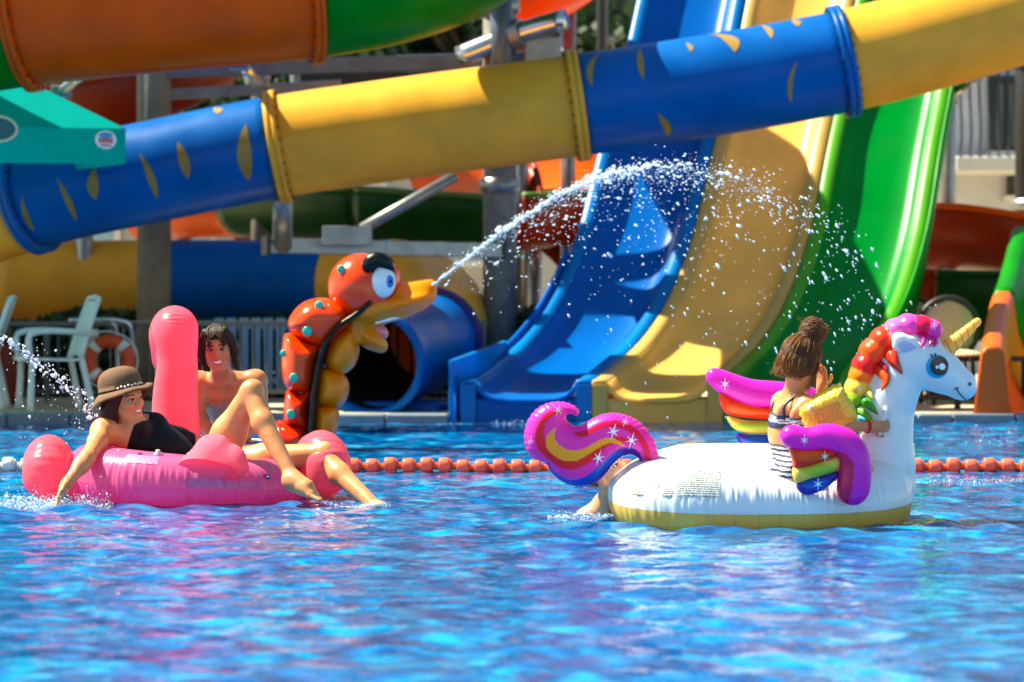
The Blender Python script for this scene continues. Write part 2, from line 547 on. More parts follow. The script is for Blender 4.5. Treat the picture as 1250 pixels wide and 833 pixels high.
def leaf_marks(root, pp, rad, marks, m, up0=None):
    """flat painted leaf shapes on a tube: (t along, angle deg, length along circumference, width, lean)"""
    t, s, u = frames(pp, up0)
    n = len(pp)
    for (tt, ang, ln, wd, lean) in marks:
        i = min(n-2, int(tt*(n-1))); fr = tt*(n-1)-i
        c = pp[i]*(1-fr)+pp[i+1]*fr; ax = t[i]; v = []; f = []
        K = 12
        for k in range(K+1):
            q = k/K; w = 1.35*wd*math.sin(math.pi*q)**.8*(1-.35*q); a = R(ang)+(q-.5)*ln*1.35/rad; off = lean*(q-.5)**2*2-lean*.3+ (q-.5)*lean*1.2
            for sg in (-1, 1):
                v.append(c+ax*(off+sg*w/2)+(rad+.014)*(math.cos(a)*s[i]+math.sin(a)*u[i]))
        for k in range(K): f.append((2*k, 2*k+1, 2*k+3, 2*k+2))
        build('leaf_mark', v, f, m, root)
M_LEAF = mat('ochre_decal', rgb(150,116,36), .4, var=.15)

# main tube slide crossing the picture
mp_ = [P(-260,330,26.3), P(-90,285,25.6), P(55,238,25.1), P(190,209,25), P(335,180,25), P(515,154,25), P(703,129,25), P(870,104,25), P(1030,75,25), P(1150,44,25), P(1270,8,25), P(1420,-45,25.2)]
dn = spline(mp_, 400)
def t_at(px):
    pxs = dn[:,0]/dn[:,1]*FPX+CX
    return float(np.argmin(np.abs(pxs-px)))/399
ts = thing('tube_slide', 'long closed tube slide in alternating blue and yellow sections crossing over the pool edge', 'water slide', V(dn[0][0], 25, 0.06))
RT = .425
secs = [(0,t_at(38),M_YEL,True,M_BLU),(t_at(38),t_at(338),M_BLU,True,M_YEL),(t_at(338),t_at(703),M_YEL,True,M_YEL),(t_at(703),t_at(1030),M_BLU,True,M_BLU),(t_at(1030),1,M_YEL,False,M_YEL)]
so = tube_slide(ts, mp_, RT, [(*s[:4], s[4]) for s in secs], fl=.06, flw=.05)
# which side faces the camera: angle 180 or 0 ; frames(): side = t x up
near = 0 if frames(so[1][1])[1][0][1] < 0 else 180
sg = 1 if near == 0 else -1
def A_(d): return near + sg*d     # d degrees above the near horizontal
leaf_marks(ts, so[1][1], RT, [(.06,A_(-25),.24,.05,.02),(.20,A_(-20),.30,.05,-.05),(.31,A_(-8),.2,.09,.04),(.53,A_(-12),.30,.06,-.05),(.67,A_(-2),.24,.08,-.02),(.90,A_(-8),.36,.11,.05),(.82,A_(58),.10,.07,-.03)], M_LEAF)
leaf_marks(ts, so[3][1], RT, [(.08,A_(40),.28,.05,.10),(.25,A_(38),.26,.05,.02),(.43,A_(50),.10,.04,-.02),(.57,A_(52),.24,.10,-.14),(.72,A_(58),.20,.05,-.04),(.84,A_(64),.12,.06,-.02),(.30,A_(-42),.2,.06,-.06),(.78,A_(-16),.26,.04,.08)], M_LEAF)

# upper orange / green tube
up_ = [P(-420,60,24.5), P(-160,36,23.3), P(25,8,23), P(200,-10,23), P(372,-26,23), P(480,-44,23.4), P(560,-70,24.4), P(610,-110,26), P(640,-160,28)]
ut = thing('tube_slide', 'wide orange tube slide with green sections high above the teal parasol', 'water slide', V(P(150,0,23)[0], 23, .06))
du = spline(up_, 400); ux = du[:,0]/du[:,1]*FPX+CX
ta = lambda px: float(np.argmin(np.abs(ux-px)))/399
us = tube_slide(ut, up_, .62, [(0,ta(28),M_GRN,True,M_ORA),(ta(28),ta(372),M_ORA,True,M_ORA),(ta(372),1,M_GRN,False,M_GRN)], seam=False, fl=.06, flw=.04)

# lower tube leading to the exit by the statue
lp = [P(-260,345,28.6), P(-60,345,28.6), P(110,345,28.6), P(290,345,28.4), P(430,347,28.0), P(500,354,27.5), P(534,374,26.9), P(538,400,26.2), P(506,426,25.2), P(452,443,23.9)]
lt = thing('tube_slide', 'low blue and yellow tube slide curling to a dark open mouth behind the statue', 'water slide', V(P(450,443,24)[0], 24, .06))
dl = spline(lp, 400)
tl = lambda i: i/9
ls = tube_slide(lt, lp, .40, [(0,.155,M_BLU,False,M_BLU),(.155,.275,M_YEL,False,M_YEL),(.275,.425,M_BLU,False,M_BLU),(.425,.52,M_YEL,True,M_YEL),(.52,.83,M_YEL,True,M_PUR),(.83,1,M_BLU,False,M_BLU)], seam=False, fl=.05, flw=.04)
e = dl[-1]; ax = nrm(dl[-1]-dl[-4])
v, f = lathe([(-.30,.43),(-.05,.45),(.02,.46),(.03,.41),(-.02,.39)], e, ax, 44, cap=False); build('mouth_ring', v, f, M_BLU, lt)
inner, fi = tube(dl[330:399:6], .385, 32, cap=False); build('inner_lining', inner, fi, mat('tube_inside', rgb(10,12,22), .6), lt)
sd = nrm(np.cross(ax, (0,0,1)))
mb = MB()
for w, (z0, z1), d0, d1 in [(.60,(-.30,e[2]-.33),-.95,-.30)]:
    a = e+ax*d0; b_ = e+ax*d1
    q = [a-sd*.62, a+sd*.62, b_+sd*.55, b_-sd*.55]
    lo = [V(p[0],p[1],z0) for p in q]; hi = [V(p[0],p[1],z1) for p in (a-sd*.47, a+sd*.47, b_+sd*.47, b_-sd*.47)]
    mb.hull8(lo+hi)
cut = mb.build('exit_base', M_BLU, lt, bevel=.02)

# support pillars and steelwork
def pillar(name, px, y0, D, w, label, m=M_CONC, top=-200):
    p = P(px, y0, D); zt = P(px, top, D)[2]
    t = thing(name, label, 'pillar', V(p[0], D, .05))
    build('shaft', *lathe([(0,w),(zt-.05,w)], (p[0],D,.05), (0,0,1), 28), m, t)
    build('base_plate', *lathe([(0,w*1.9),(.04,w*1.9),(.05,w*1.3),(.16,w*1.05)], (p[0],D,.05), (0,0,1), 20), M_DARK, t, smooth=False)
    mbb = MB()
    for k in range(8):
        a = k*math.pi/4; c = V(p[0]+w*1.55*math.cos(a), D+w*1.55*math.sin(a), .09)
        mbb.tube([c, c+V(0,0,.05)], .02, 6)
    o_ = mbb.build('anchor_bolt', M_STEEL, t); o_['kind'] = 'stuff'
    for zz in (2.0, 3.6):
        build('clamp_band', *lathe([(-.06,w+.004),(-.06,w+.03),(.06,w+.03),(.06,w+.004)], (p[0],D,zz), (0,0,1), 28, cap=False), M_STEEL, t)
    return t
pillar('support_pillar', 188, 400, 26.6, .155, 'thick brown-grey pillar behind the flamingo neck holding up the slides')
pc = pillar('support_pillar', 610, 400, 26.4, .15, 'weathered grey pillar between the statue and the blue slide lane', mat('stained_column', rgb(128,120,114), .7, var=.4, vscale=7, bump=.3, dirt=.6))
pillar('support_pillar', 1258, 400, 32.5, .17, 'dark steel pillar in front of the balcony at the right edge', M_DARK)
def beam(name, pts, w, h, label, m=M_STEEL, extra=None):
    t = thing(name, label, 'beam', V(*pts[0]))
    MB().bar(pts[0], pts[1], w, h).build('beam_web', m, t, bevel=.008)
    d = nrm(np.asarray(pts[1])-pts[0])
    for q in (pts[0], pts[1]):
        MB().bar(np.asarray(q)-d*.02, np.asarray(q)+d*.02, w*1.25, h*1.3).build('end_plate', M_DARK, t)
    n_ = max(2, int(np.linalg.norm(np.asarray(pts[1])-pts[0])/.8))
    for k in range(1, n_):
        c = np.asarray(pts[0])+(np.asarray(pts[1])-pts[0])*k/n_
        MB().bar(c-d*.01, c+d*.01, w*1.12, h*1.12).build('stiffener', m, t)
    return t
bt = beam('support_beam', (P(325,300,25.6), P(612,306,26.3)), .16, .13, 'grey steel beam carrying the yellow tube section above the statue')
MB().tube([P(345,300,25.6), P(345,240,25.05)], .085, 14).build('strut', M_STEEL, bt, smooth=True)
MB().tube([P(420,292,25.7), P(556,215,25.9)], .05, 12).build('brace', M_STEEL, bt, smooth=True)
MB().box(P(408,300,25.6)-V(.1,.1,0), P(440,276,25.6)+V(.1,.1,0)).build('brace_plate', M_STEEL, bt, bevel=.01)
M_STEELB = mat('blue_grey_steel', rgb(96,106,128), .45, metal=.4, var=.2, vscale=8, dirt=.4)
beam('support_beam', (P(196,86,26.6), P(692,72,26.8)), .16, .14, 'upper blue-grey steel beam running behind the yellow tube', M_STEELB)
beam('support_beam', (P(196,116,27.2), P(420,104,27.2)), .10, .10, 'thin round-edged rail of steel above the blue tube by the brown pillar', M_STEEL)
beam('support_beam', (P(370,100,28), P(700,96,28)), .14, .16, 'dark lower steel beam just above the yellow tube section', M_DARK)
t = thing('steel_pipe', 'thick shiny steel pipe end beside the grey pillar under the top of the frame', 'pipe', P(625,45,26.2))
build('pipe', *tube(spline([P(560,70,26.3),P(630,42,26.2),P(690,24,26)], 12), .095, 18), mat('bright_steel', rgb(200,204,208), .22, metal=.9, var=.1), t)
build('collar', *lathe([(-.05,.13),(.05,.13)], P(632,41,26.2), P(690,24,26)-P(630,42,26.2), 20), M_STEEL, t, smooth=False)
MB().tube([P(612,-30,26.2), P(612,120,26.2)], .1, 14).build('post', M_STEELB, t, smooth=True)
MB().box(P(640,45,26.3)-V(0,.1,0), P(685,90,26.3)+V(0,.1,0)).build('bracket', M_STEEL, t, bevel=.02)
for (a, b2, lb) in [((75,112,25.0),(120,75,23.6),'slim steel strut under the left end of the orange tube'),((292,78,23.6),(318,102,26.5),'slim steel strut under the right end of the orange tube'),((1158,122,28.6),(1188,94,27.4),'slim pale steel strut beside the top of the green lane')]:
    t = thing('steel_strut', lb, 'strut', P(*a))
    MB().tube([P(*a), P(*b2)], .045, 10).build('rod', mat('bright_steel'), t, smooth=True)
    for q in (a, b2):
        MB().box(P(*q)-V(.08,.08,.05), P(*q)+V(.08,.08,.05)).build('foot_plate', M_STEEL, t, bevel=.01)

# platform added above the frame to shade the background behind the tubes
pt0 = thing('shade_platform', 'added steel platform on tall posts above the frame, shading the background behind the tubes', 'tower', V(-5.8, 32.4, .06))
for i in range(12):
    MB().box((-9.2+i*.57, 26.9, 5.1), (-9.2+i*.57+.55, 36., 5.16)).build('floor_plank', mat('weathered_timber', rgb(110,92,72), .8, var=.25, stretch=(6,.6,6)), pt0)
for y in (27.1, 31.4, 35.8): MB().bar(V(-9.3,y,5.02), V(-2.3,y,5.02), .14, .16).build('joist', M_STEEL, pt0)
for x in (-9.0, -2.6):
    for y in (30.4, 35.8):
        MB().tube([V(x,y,.05), V(x,y,6.1)], .1, 14).build('post', M_STEEL, pt0, smooth=True)
for y in (27.0, 35.9):
    for z in (5.6, 6.1): MB().tube([V(-9.2,y,z), V(-2.4,y,z)], .03, 8).build('guard_rail', M_STEEL, pt0, smooth=True)

# ------------------------------------------------------------------ three open slide lanes
dv = [(722,490,23.4),(729,485,24.0),(746,470,24.7),(777,440,25.4),(815,380,26.0),(845,300,26.6),(868,200,27.2),(890,110,27.8),(912,0,28.4),(935,-110,29.0),(960,-230,29.7)]
LP_ = spline([P(*q) for q in dv], 70)
LW = 1.05
def lane(ix, m, mrim, label, leftwall=0):
    x0 = ix*LW
    t = thing('slide_lane', label, 'water slide', V(LP_[0][0]+x0-LW/2, LP_[0][1], 0))
    tt = np.gradient(LP_, axis=0); tt /= np.linalg.norm(tt, axis=1)[:, None]
    up = np.cross(V(1,0,0), tt); up /= np.linalg.norm(up, axis=1)[:, None]
    def sweep(prof, name, mm, k0=0, k1=None, **k):
        p_ = LP_[k0:k1]; u_ = up[k0:k1]
        v = np.concatenate([[c+V(x0+a,0,0)+u*h for a, h in prof] for c, u in zip(p_, u_)]); n = len(prof)
        f = [(i*n+j, i*n+j+1, (i+1)*n+j+1, (i+1)*n+j) for i in range(len(p_)-1) for j in range(n-1)]
        return build(name, v, f, mm, t, solid=.03, **k)
    w = -LW
    sweep([(w+.118,.145),(w+.145,.09),(w+.2,.04),(w+.27,.012),(w+.4,0),(-.4,0),(-.27,.012),(-.2,.04),(-.145,.09),(-.118,.145)], 'chute', m)
    rp = lambda a: [(a-.050,-.1),(a-.050,.14),(a-.044,.155),(a+.040,.155),(a+.048,.14),(a+.050,-.1)]
    sweep(rp(w+.065), 'rim', mrim); sweep(rp(-.065), 'rim', mrim)
    for k0 in (22, 46):
        sweep([(w+.20,.032),(w+.27,.004),(w+.4,-.008),(-.4,-.008),(-.27,.004),(-.20,.032)], 'joint_strip', mrim, k0, k0+2)
    # end panel down into the water
    a = LP_[0]+V(x0,0,0)
    MB().box((a[0]-LW+.012, a[1]+.02, -.25), (a[0]-.012, a[1]+.55, a[2]+.02)).build('end_panel', m, t, bevel=.02)
    for xx in (a[0]-LW+.004, a[0]-.126):
        MB().box((xx, a[1]-.012, -.25), (xx+.122, a[1]+.03, a[2]+.135)).build('rim_cap', mrim, t, bevel=.01)
    # support frame behind
    k = 60; c = LP_[k]+V(x0-LW/2, .5, -.3)
    for sx in (-.35,.35):
        MB().tube([V(c[0]+sx,c[1],0.05), V(c[0]+sx,c[1],c[2])], .07, 10).build('support_post', M_STEEL, t, smooth=True)
    return t, sweep
LN = dict(rough=.35, spec=.3, trans=.38, vscale=2)
M_GRNL = mat('green_rim', rgb(98,186,40), var=.1, **LN)
M_YELR = mat('cream_rim', rgb(232,190,104), var=.12, **LN)
M_BLUR = mat('blue_rim', rgb(0,132,216), var=.1, **LN)
M_BLUL = mat('lane_blue', rgb(0,108,204), var=.14, dirt=.0, **{**LN, 'spec': .18})
M_YELL = mat('lane_yellow', rgb(254,210,108), var=.12, dirt=.15, **LN)
M_GRNLN = mat('lane_green', rgb(0,148,44), var=.16, dirt=.08, **LN)
tb, sw = lane(0, M_BLUL, M_BLUR, 'blue open slide lane, leftmost of three steep lanes, beside the grey pillar')
sw([(-LW-.03,.20),(-LW-.04,-.35),(-LW-.10,-1.2)], 'side_wall', M_BLUL, 0, 34)
pl0 = LP_[0]-V(LW+.03,0,0); pl1 = LP_[20]-V(LW+.03,0,0)
MB().hull8([pl0+V(-.06,.0,-.6), pl0+V(0,.0,-.6), V(pl1[0]+.0,pl1[1],-.3), V(pl1[0]-.06,pl1[1],-.3), V(pl0[0]-.06,pl0[1],.50), V(pl0[0],pl0[1],.50), V(pl1[0],pl1[1],max(.62,pl1[2]+.15)), V(pl1[0]-.06,pl1[1],max(.62,pl1[2]+.15))]).build('side_panel', M_BLUR, tb, bevel=.015)
lane(1, M_YELL, M_YELR, 'yellow open slide lane between the blue lane and the green lane')
tg, sw = lane(2, M_GRNLN, M_GRNL, 'green open slide lane rising behind the girl and the unicorn')
sw([(.0,.2),(.03,-.1),(.03,-.4)], 'side_wall', M_GRN, 6)

# ------------------------------------------------------------------ open flumes in the background
def flume(pts, rad, secs, label, a0=180, a1=360, rim=None, name='open_flume'):
    d = spline(pts, 200)
    t = thing(name, label, 'water slide', V(d[100][0], d[100][1], .06))
    for (t0, t1, m) in secs:
        pp = d[int(t0*199):int(t1*199)+1:4]
        if len(pp) < 3: pp = d[int(t0*199):int(t1*199)+1]
        v, f = tube(pp, rad, 22, cap=False, a0=R(a0), a1=R(a1)); build('flume_section', v, f, m, t, solid=.025)
        tt, s, u = frames(pp)
        for an in (a0, a1):
            q = pp+rad*(math.cos(R(an))*s+math.sin(R(an))*u)
            build('edge_roll', *tube(q, .035, 8), rim or m, t)
    for fr in (.3, .7):
        c = d[int(fr*199)]
        MB().tube([V(c[0],c[1]+.1,.05), V(c[0],c[1]+.1,c[2]-rad)], .08, 12).build('support_post', M_STEEL, t, smooth=True)
    return t
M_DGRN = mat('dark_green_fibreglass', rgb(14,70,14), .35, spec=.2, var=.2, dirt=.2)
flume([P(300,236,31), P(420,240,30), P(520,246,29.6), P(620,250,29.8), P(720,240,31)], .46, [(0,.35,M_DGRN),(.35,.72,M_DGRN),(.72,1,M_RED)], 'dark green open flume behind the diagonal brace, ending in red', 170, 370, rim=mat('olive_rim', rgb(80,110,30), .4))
flume([P(560,200,33), P(640,190,31.5), P(700,230,30.6), P(705,300,30.2), P(650,350,30.6)], .62, [(0,.5,M_ORA),(.5,1,M_RED)], 'orange curled flume just left of the blue slide lane', 150, 390)
flume([P(180,268,34), P(230,262,33), P(290,262,32.4), P(310,270,32)], .26, [(0,1,M_ORA)], 'small orange chute end hanging behind the blue tube section', 180, 360)
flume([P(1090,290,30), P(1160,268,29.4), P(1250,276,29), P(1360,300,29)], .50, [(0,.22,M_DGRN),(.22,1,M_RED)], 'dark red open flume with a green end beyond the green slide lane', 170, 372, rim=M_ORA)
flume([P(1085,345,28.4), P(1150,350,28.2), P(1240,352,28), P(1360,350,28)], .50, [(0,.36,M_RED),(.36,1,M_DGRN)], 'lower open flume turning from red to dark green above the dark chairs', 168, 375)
flume([P(600,-20,30), P(640,-30,30), P(690,-60,30.4), P(720,-110,31)], .55, [(0,1,M_ORA)], 'orange flume curving out of the top beside the shiny pipe', 170, 372)
flume([P(40,120,28.6), P(110,120,28.2), P(190,100,28.2), P(260,70,28.8)], .34, [(0,1,M_RED)], 'dark red flume tucked behind the pillar below the orange tube', 160, 380)

# orange slide end on the right
oe = thing('slide_exit', 'orange flared slide exit with a green upper piece by the right pool edge', 'water slide', V(P(1275,520,23.8)[0], 23.6, 0))
ep = spline([P(1285,552,23.4), P(1285,520,24.2), P(1290,470,25.2), P(1300,420,26.2), P(1310,360,27.2)], 24)
def u_sweep(prof_at, name, m, k0, k1):
    v = []; 
    for i in range(k0, k1):
        pr = prof_at(i/(len(ep)-1)); n = len(pr)
        v += [ep[i]+V(a,0,h) if h > -.3 else V(ep[i][0]+a*(1+.10*max(0,ep[i][2])), ep[i][1], -.25) for a, h in pr]
    f = [(i*n+j, i*n+j+1, (i+1)*n+j+1, (i+1)*n+j) for i in range(k1-k0-1) for j in range(n-1)]
    return build(name, v, f, m, oe, solid=.03)
def pf(s):
    h = .82-.2*s
    return [(-.66,-.5),(-.56,h-.04),(-.52,h),(-.44,h),(-.40,h-.05),(-.36,.35),(-.27,.12),(-.12,.03),(0,0),(.12,.03),(.27,.12),(.36,.35),(.40,h-.05),(.44,h),(.52,h),(.56,h-.04),(.66,-.5)]
M_ORX = mat('exit_orange', rgb(206,86,8), .4, spec=.3, var=.15, vscale=3, dirt=.2)
u_sweep(pf, 'exit_chute', M_ORX, 0, 14); u_sweep(pf, 'upper_chute', M_GRN, 13, 24)
pr = pf(0); q0 = ep[0]; tv = [q0+V(a,-.006,h) if h > -.3 else V(q0[0]+a*1.0, q0[1]-.006, -.25) for a, h in pr]; bv = [V(p_[0], p_[1], -.26) for p_ in tv]; n = len(tv)
build('front_panel', tv+bv, [(i, i+1, n+i+1, n+i) for i in range(n-1)], M_ORX, oe, smooth=False, solid=.02)
# ------------------------------------------------------------------ buildings and trees behind
M_WALL = mat('plaster_white', rgb(214,212,208), .8, var=.08, vscale=2, dirt=.12)
M_WALLG = mat('plaster_grey', rgb(176,176,178), .8, var=.1, vscale=2, dirt=.15)
M_GLASS = mat('window_glass', rgb(40,50,62), .08, spec=.8)
M_WOOD = mat('timber_frame', rgb(140,98,52), .6, var=.2)
M_GLASSB = mat('pale_blue_glass', rgb(140,170,205), .12, spec=.8)
def facade(name, label, x0, x1, D, z1, wins, mw, mf, depth=4, balc=None):
    t = thing(name, label, 'building', V((x0+x1)/2, D, 0))
    MB().box((x0,D+.05,-.4),(x1,D+depth,z1)).build('wall', mw, t)
    MB().box((x0-.2,D-.25,z1),(x1+.2,D+depth+.2,z1+.25)).build('roof', M_WALLG, t, bevel=.03)
    for (a, b_, c, d, g_) in wins:
        w = MB().box((a,D+.01,c),(b_,D+.09,d)).build('window', g_, t)
        fm = MB(); th = .07
        fm.box((a-th,D-.04,c-th),(a,D+.06,d+th)); fm.box((b_,D-.04,c-th),(b_+th,D+.06,d+th))
        fm.box((a,D-.04,d),(b_,D+.06,d+th)); fm.box((a,D-.04,c-th),(b_,D+.06,c)); fm.box(((a+b_)/2-.03,D-.03,c),((a+b_)/2+.03,D+.05,d))
        q = fm.build('window_frame', mf, w)
        MB().box((a-.12,D-.14,c-th-.07),(b_+.12,D+.06,c-th)).build('sill', M_WALL, w)
    for (a, b_, z, hgt) in balc or []:
        MB().box((a,D-1.1,z-.18),(b_,D+.04,z)).build('balcony_slab', M_WALL, t, bevel=.02)
        MB().box((a,D-1.12,z+hgt),(b_,D-1.04,z+hgt+.06)).build('balcony_rail', M_DARK, t)
        proto = None; x = a+.05
        while x < b_:
            if proto is None:
                pts = spline([V(x,D-1.08,z),V(x,D-1.20,z+hgt*.22),V(x,D-1.18,z+hgt*.4),V(x,D-1.08,z+hgt*.75),V(x,D-1.08,z+hgt)], 10)
                proto = MB().tube(pts, .014, 6).build('baluster', M_DARK, t, smooth=True); xa = x
            else:
                c_ = proto.copy(); COL.objects.link(c_); c_.parent = t; c_.location = (x-xa,0,0)
            x += .11
    return t
# hotel block behind the blue lane top
D = 46; k = D/FPX
ws = []
for r in range(5):
    for c in range(9):
        xx = (690-CX)*k - 6 + c*1.55; zz = CAMH+(355-52)*k-3.6+r*1.25
        ws.append((xx, xx+1.15, zz, zz+.8, M_GLASS if (r+c) % 3 else M_GLASSB))
facade('hotel_block', 'far pale hotel with timber framed windows past the top of the blue lane', (690-CX)*k-7, (690-CX)*k+9, D, 9.5, ws, mat('plaster_cream', rgb(206,190,160), .8, var=.1), M_WOOD, 8)
# balcony house at right
D = 35; k = D/FPX; f_ = lambda px: (px-CX)*k; h_ = lambda py: CAMH+(355-py)*k
facade('balcony_house', 'grey-white house with a bowed iron balcony behind the green lane', f_(1080), f_(1420), D, 7,
       [(f_(1237),f_(1262),h_(232),h_(218),M_GLASS),(f_(1290),f_(1330),h_(180),h_(100),M_GLASS),(f_(1215),f_(1243),h_(178),h_(100),M_GLASS)], mat('house_wall', rgb(198,198,204), .8, var=.08), M_DARK, 5, balc=[(f_(1150),f_(1400),h_(196),1.0)])
# low pale building seen under the tubes
D = 38; k = D/FPX
ws = [(f_(-200+i*150)*1.0857, f_(-200+i*150)*1.0857+.9, 1.5, 2.4, M_GLASSB) for i in range(6)]
facade('changing_block', 'low pale changing block glimpsed between the blue tube and the steel beam', f_(-500)*1.09, f_(690)*1.09, D, 3.0, ws, M_WALLG, M_WALL, 4)

# trees: trunk, limbs, leaf clumps
M_BARK = mat('bark', rgb(74,58,44), .9, var=.3, bump=.5)
M_LEAVES = mat('tree_leaves', (.022,.055,.014), .5, var=.5, vscale=1.3, trans=.25)
def tree(x, y, h, label, seed):
    r = np.random.default_rng(seed)
    t = thing('park_tree', label, 'tree', V(x, y, 0), 'trees behind the slides')
    mb = MB(); tr = [V(x,y,-.1), V(x+.1,y,h*.25), V(x-.05,y+.1,h*.5), V(x,y,h*.75)]
    mb.tube(spline(tr, 10), np.linspace(.22,.07,10), 10)
    cs = []
    for i in range(14):
        a = r.random()*6.28; z = h*(.3+.55*r.random()); rr = h*.22*(.6+.7*r.random())
        st = V(x, y, z*.75); en = V(x+rr*math.cos(a), y+rr*math.sin(a), z)
        mb.tube(spline([st, (st+en)/2+V(0,0,.15), en], 6), np.linspace(.07,.02,6), 6); cs.append(en)
    mb.build('trunk', M_BARK, t, smooth=True)
    cs = np.array(cs + [V(x,y,h*.8)]); n = 5200
    c = cs[r.integers(0, len(cs), n)] + r.normal(0, 1, (n,3))*V(.62,.62,.48)*h/7
    a = r.normal(0,1,(n,3)); a /= np.linalg.norm(a,axis=1)[:,None]; b = np.cross(a, r.normal(0,1,(n,3))); b /= np.linalg.norm(b,axis=1)[:,None]
    s = (.09+.09*r.random(n))[:,None]
    v = np.stack([c-a*s, c+b*s*.5, c+a*s, c-b*s*.5], 1).reshape(-1,3)
    build('crown', v, np.arange(4*n).reshape(-1,4), M_LEAVES, t, smooth=False)
for i, (px, D, h, lb) in enumerate([(-20,44,7.5,'leafy tree behind the teal parasol'),(150,46,8.5,'tall leafy tree behind the brown pillar'),(330,44.5,8,'broad leafy tree above the steel beam'),(480,46.5,9,'dark leafy tree behind the dark green flume'),(570,44,7,'small leafy tree behind the grey pillar')]):
    tree((px-CX)*D/FPX, D, h, lb, i+3)

# fence along the deck
def fence(x0, x1, y, h, label, m, gap, name='metal_fence'):
    t = thing(name, label, 'fence', V((x0+x1)/2, y, .06))
    for z in (.16, .06+h): MB().bar(V(x0,y,z), V(x1,y,z), .035, .045).build('rail', m, t, bevel=.006)
    x = x0
    while x < x1+.01:
        MB().bar(V(x,y,.05), V(x,y,.08+h), .05).build('post', m, t, bevel=.006); x += (x1-x0)/4
    proto = None; x = x0+gap
    while x < x1:
        if proto is None: proto = MB().tube([V(x,y,.16),V(x,y,.06+h)], .011, 8).build('bar', m, t, smooth=True); xa = x
        else:
            c = proto.copy(); COL.objects.link(c); c.parent = t; c.location = (x-xa,0,0)
        x += gap
    return t
fence(P(-120,400,25.9)[0], P(590,400,25.9)[0], 25.9, .70, 'grey barred deck railing behind the chairs and the laughing teenager', mat('rail_grey', rgb(84,88,94), .4, metal=.5), .115)
fence(P(1085,480,24.6)[0], P(1420,480,24.6)[0], 24.6, .42, 'low black railing seen under the unicorn head', M_DARK, .16)
# blue sunbathing screen behind the railing
sb = thing('screen_panel', 'pale blue slatted screen behind the deck railing', 'screen', V(P(320,430,27)[0], 27, .06))
for i in range(7):
    a = P(262+i*15,425,27)[0]
    MB().box((a,26.98,.1),(a+.085,27.02,.80)).build('slat', mat('pale_blue_paint', rgb(120,160,205), .5, var=.1), sb, bevel=.005)
for z in (.2,.7): MB().box((P(258,0,27)[0],27.021,z),(P(374,0,27)[0],27.05,z+.05)).build('batten', M_STEEL, sb)

# clipped hedge behind the railing
hg = thing('hedge', 'dark clipped hedge behind the deck railing under the low tube', 'hedge', V(P(240,500,27.6)[0],27.6,.06))
r_h = np.random.default_rng(77); n = 16000; hx0, hx1 = P(-200,0,27.6)[0], P(690,0,27.6)[0]
c = np.stack([r_h.uniform(hx0,hx1,n), 27.6+.35*r_h.uniform(-1,1,n)**3+r_h.normal(0,.03,n)-.2*(r_h.random(n) < .5), r_h.random(n)**.8*.78+.05], -1)
c[:,2] += .05*np.sin(c[:,0]*3)+.03*np.sin(c[:,0]*7.3)
a = r_h.normal(0,1,(n,3)); a /= np.linalg.norm(a,axis=1)[:,None]; b = np.cross(a, r_h.normal(0,1,(n,3))); b /= np.linalg.norm(b,axis=1)[:,None]
s = (.04+.03*r_h.random(n))[:,None]
build('foliage', np.stack([c-a*s, c+b*s*.5, c+a*s, c-b*s*.5],1).reshape(-1,3), np.arange(4*n).reshape(-1,4), M_LEAVES, hg, smooth=False)
for i in range(24):
    x = hx0+(hx1-hx0)*(i+.5)/24; MB().tube(spline([V(x,27.6,.0),V(x+.05,27.62,.3),V(x-.03,27.6,.65)],6), np.linspace(.03,.012,6), 6).build('stem', M_BARK, hg, smooth=True)

# white plastic armchairs
def plastic_chair(x, y, ang, label):
    t = thing('plastic_armchair', label, 'chair', V(x, y, .06), 'white plastic armchairs on the deck')
    Rm = rot((0,0,1), ang); T = lambda q: V(x,y,.06) + Rm @ V(*q)     # local: faces +x
    m = M_WHITEP
    def pt(name, pts, r, n=8): return MB().tube(spline([T(q) for q in pts], 8), r, n).build(name, m, t, smooth=True)
    for sy in (-1,1):
        pt('leg', [(.22,.27*sy,0),(.21,.25*sy,.2),(.2,.24*sy,.44)], np.linspace(.03,.024,8))
        pt('leg', [(-.30,.27*sy,0),(-.26,.25*sy,.2),(-.21,.23*sy,.44)], np.linspace(.03,.024,8))
        pt('armrest', [(.22,.27*sy,.44),(.24,.28*sy,.58),(.2,.28*sy,.645),(0,.28*sy,.66),(-.26,.26*sy,.64)], .026)
        pt('back_post', [(-.2,.23*sy,.42),(-.27,.22*sy,.66),(-.36,.2*sy,.92)], .022)
    S_ = MB()
    for i in range(7):
        yy = -.21+i*.07
        S_ = MB(); pts = [T(q) for q in ((.24,yy,.43),(.1,yy,.425),(-.1,yy,.415),(-.2,yy,.42))]
        for k in range(3): S_.bar(pts[k], pts[k+1], .067, .018)
        S_.build('seat_slat', m, t)
        a = yy*.9
        S_ = MB(); pts = [T(q) for q in ((-.205,a,.45),(-.275,a*.97,.66),(-.355,a*.93,.90))]
        for k in range(2): S_.bar(pts[k], pts[k+1], .061, .014, up=Rm@V(1,0,.3))
        S_.build('back_slat', m, t)
    pt('top_rail', [(-.36,-.2,.92),(-.375,0,.935),(-.36,.2,.92)], .024)
    pt('seat_rail', [(.25,-.24,.43),(.26,0,.43),(.25,.24,.43)], .024)
    MB().bar(T((-.29,-.19,.68)), T((-.29,.19,.68)), .03, .025).build('cross_rail', m, t)
    return t
plastic_chair(P(62,505,24.4)[0], 24.4, R(200), 'white plastic armchair with tall back beside the life ring')
plastic_chair(P(-38,505,24.7)[0], 24.7, R(185), 'white plastic armchair cut by the picture edge beside the other one')
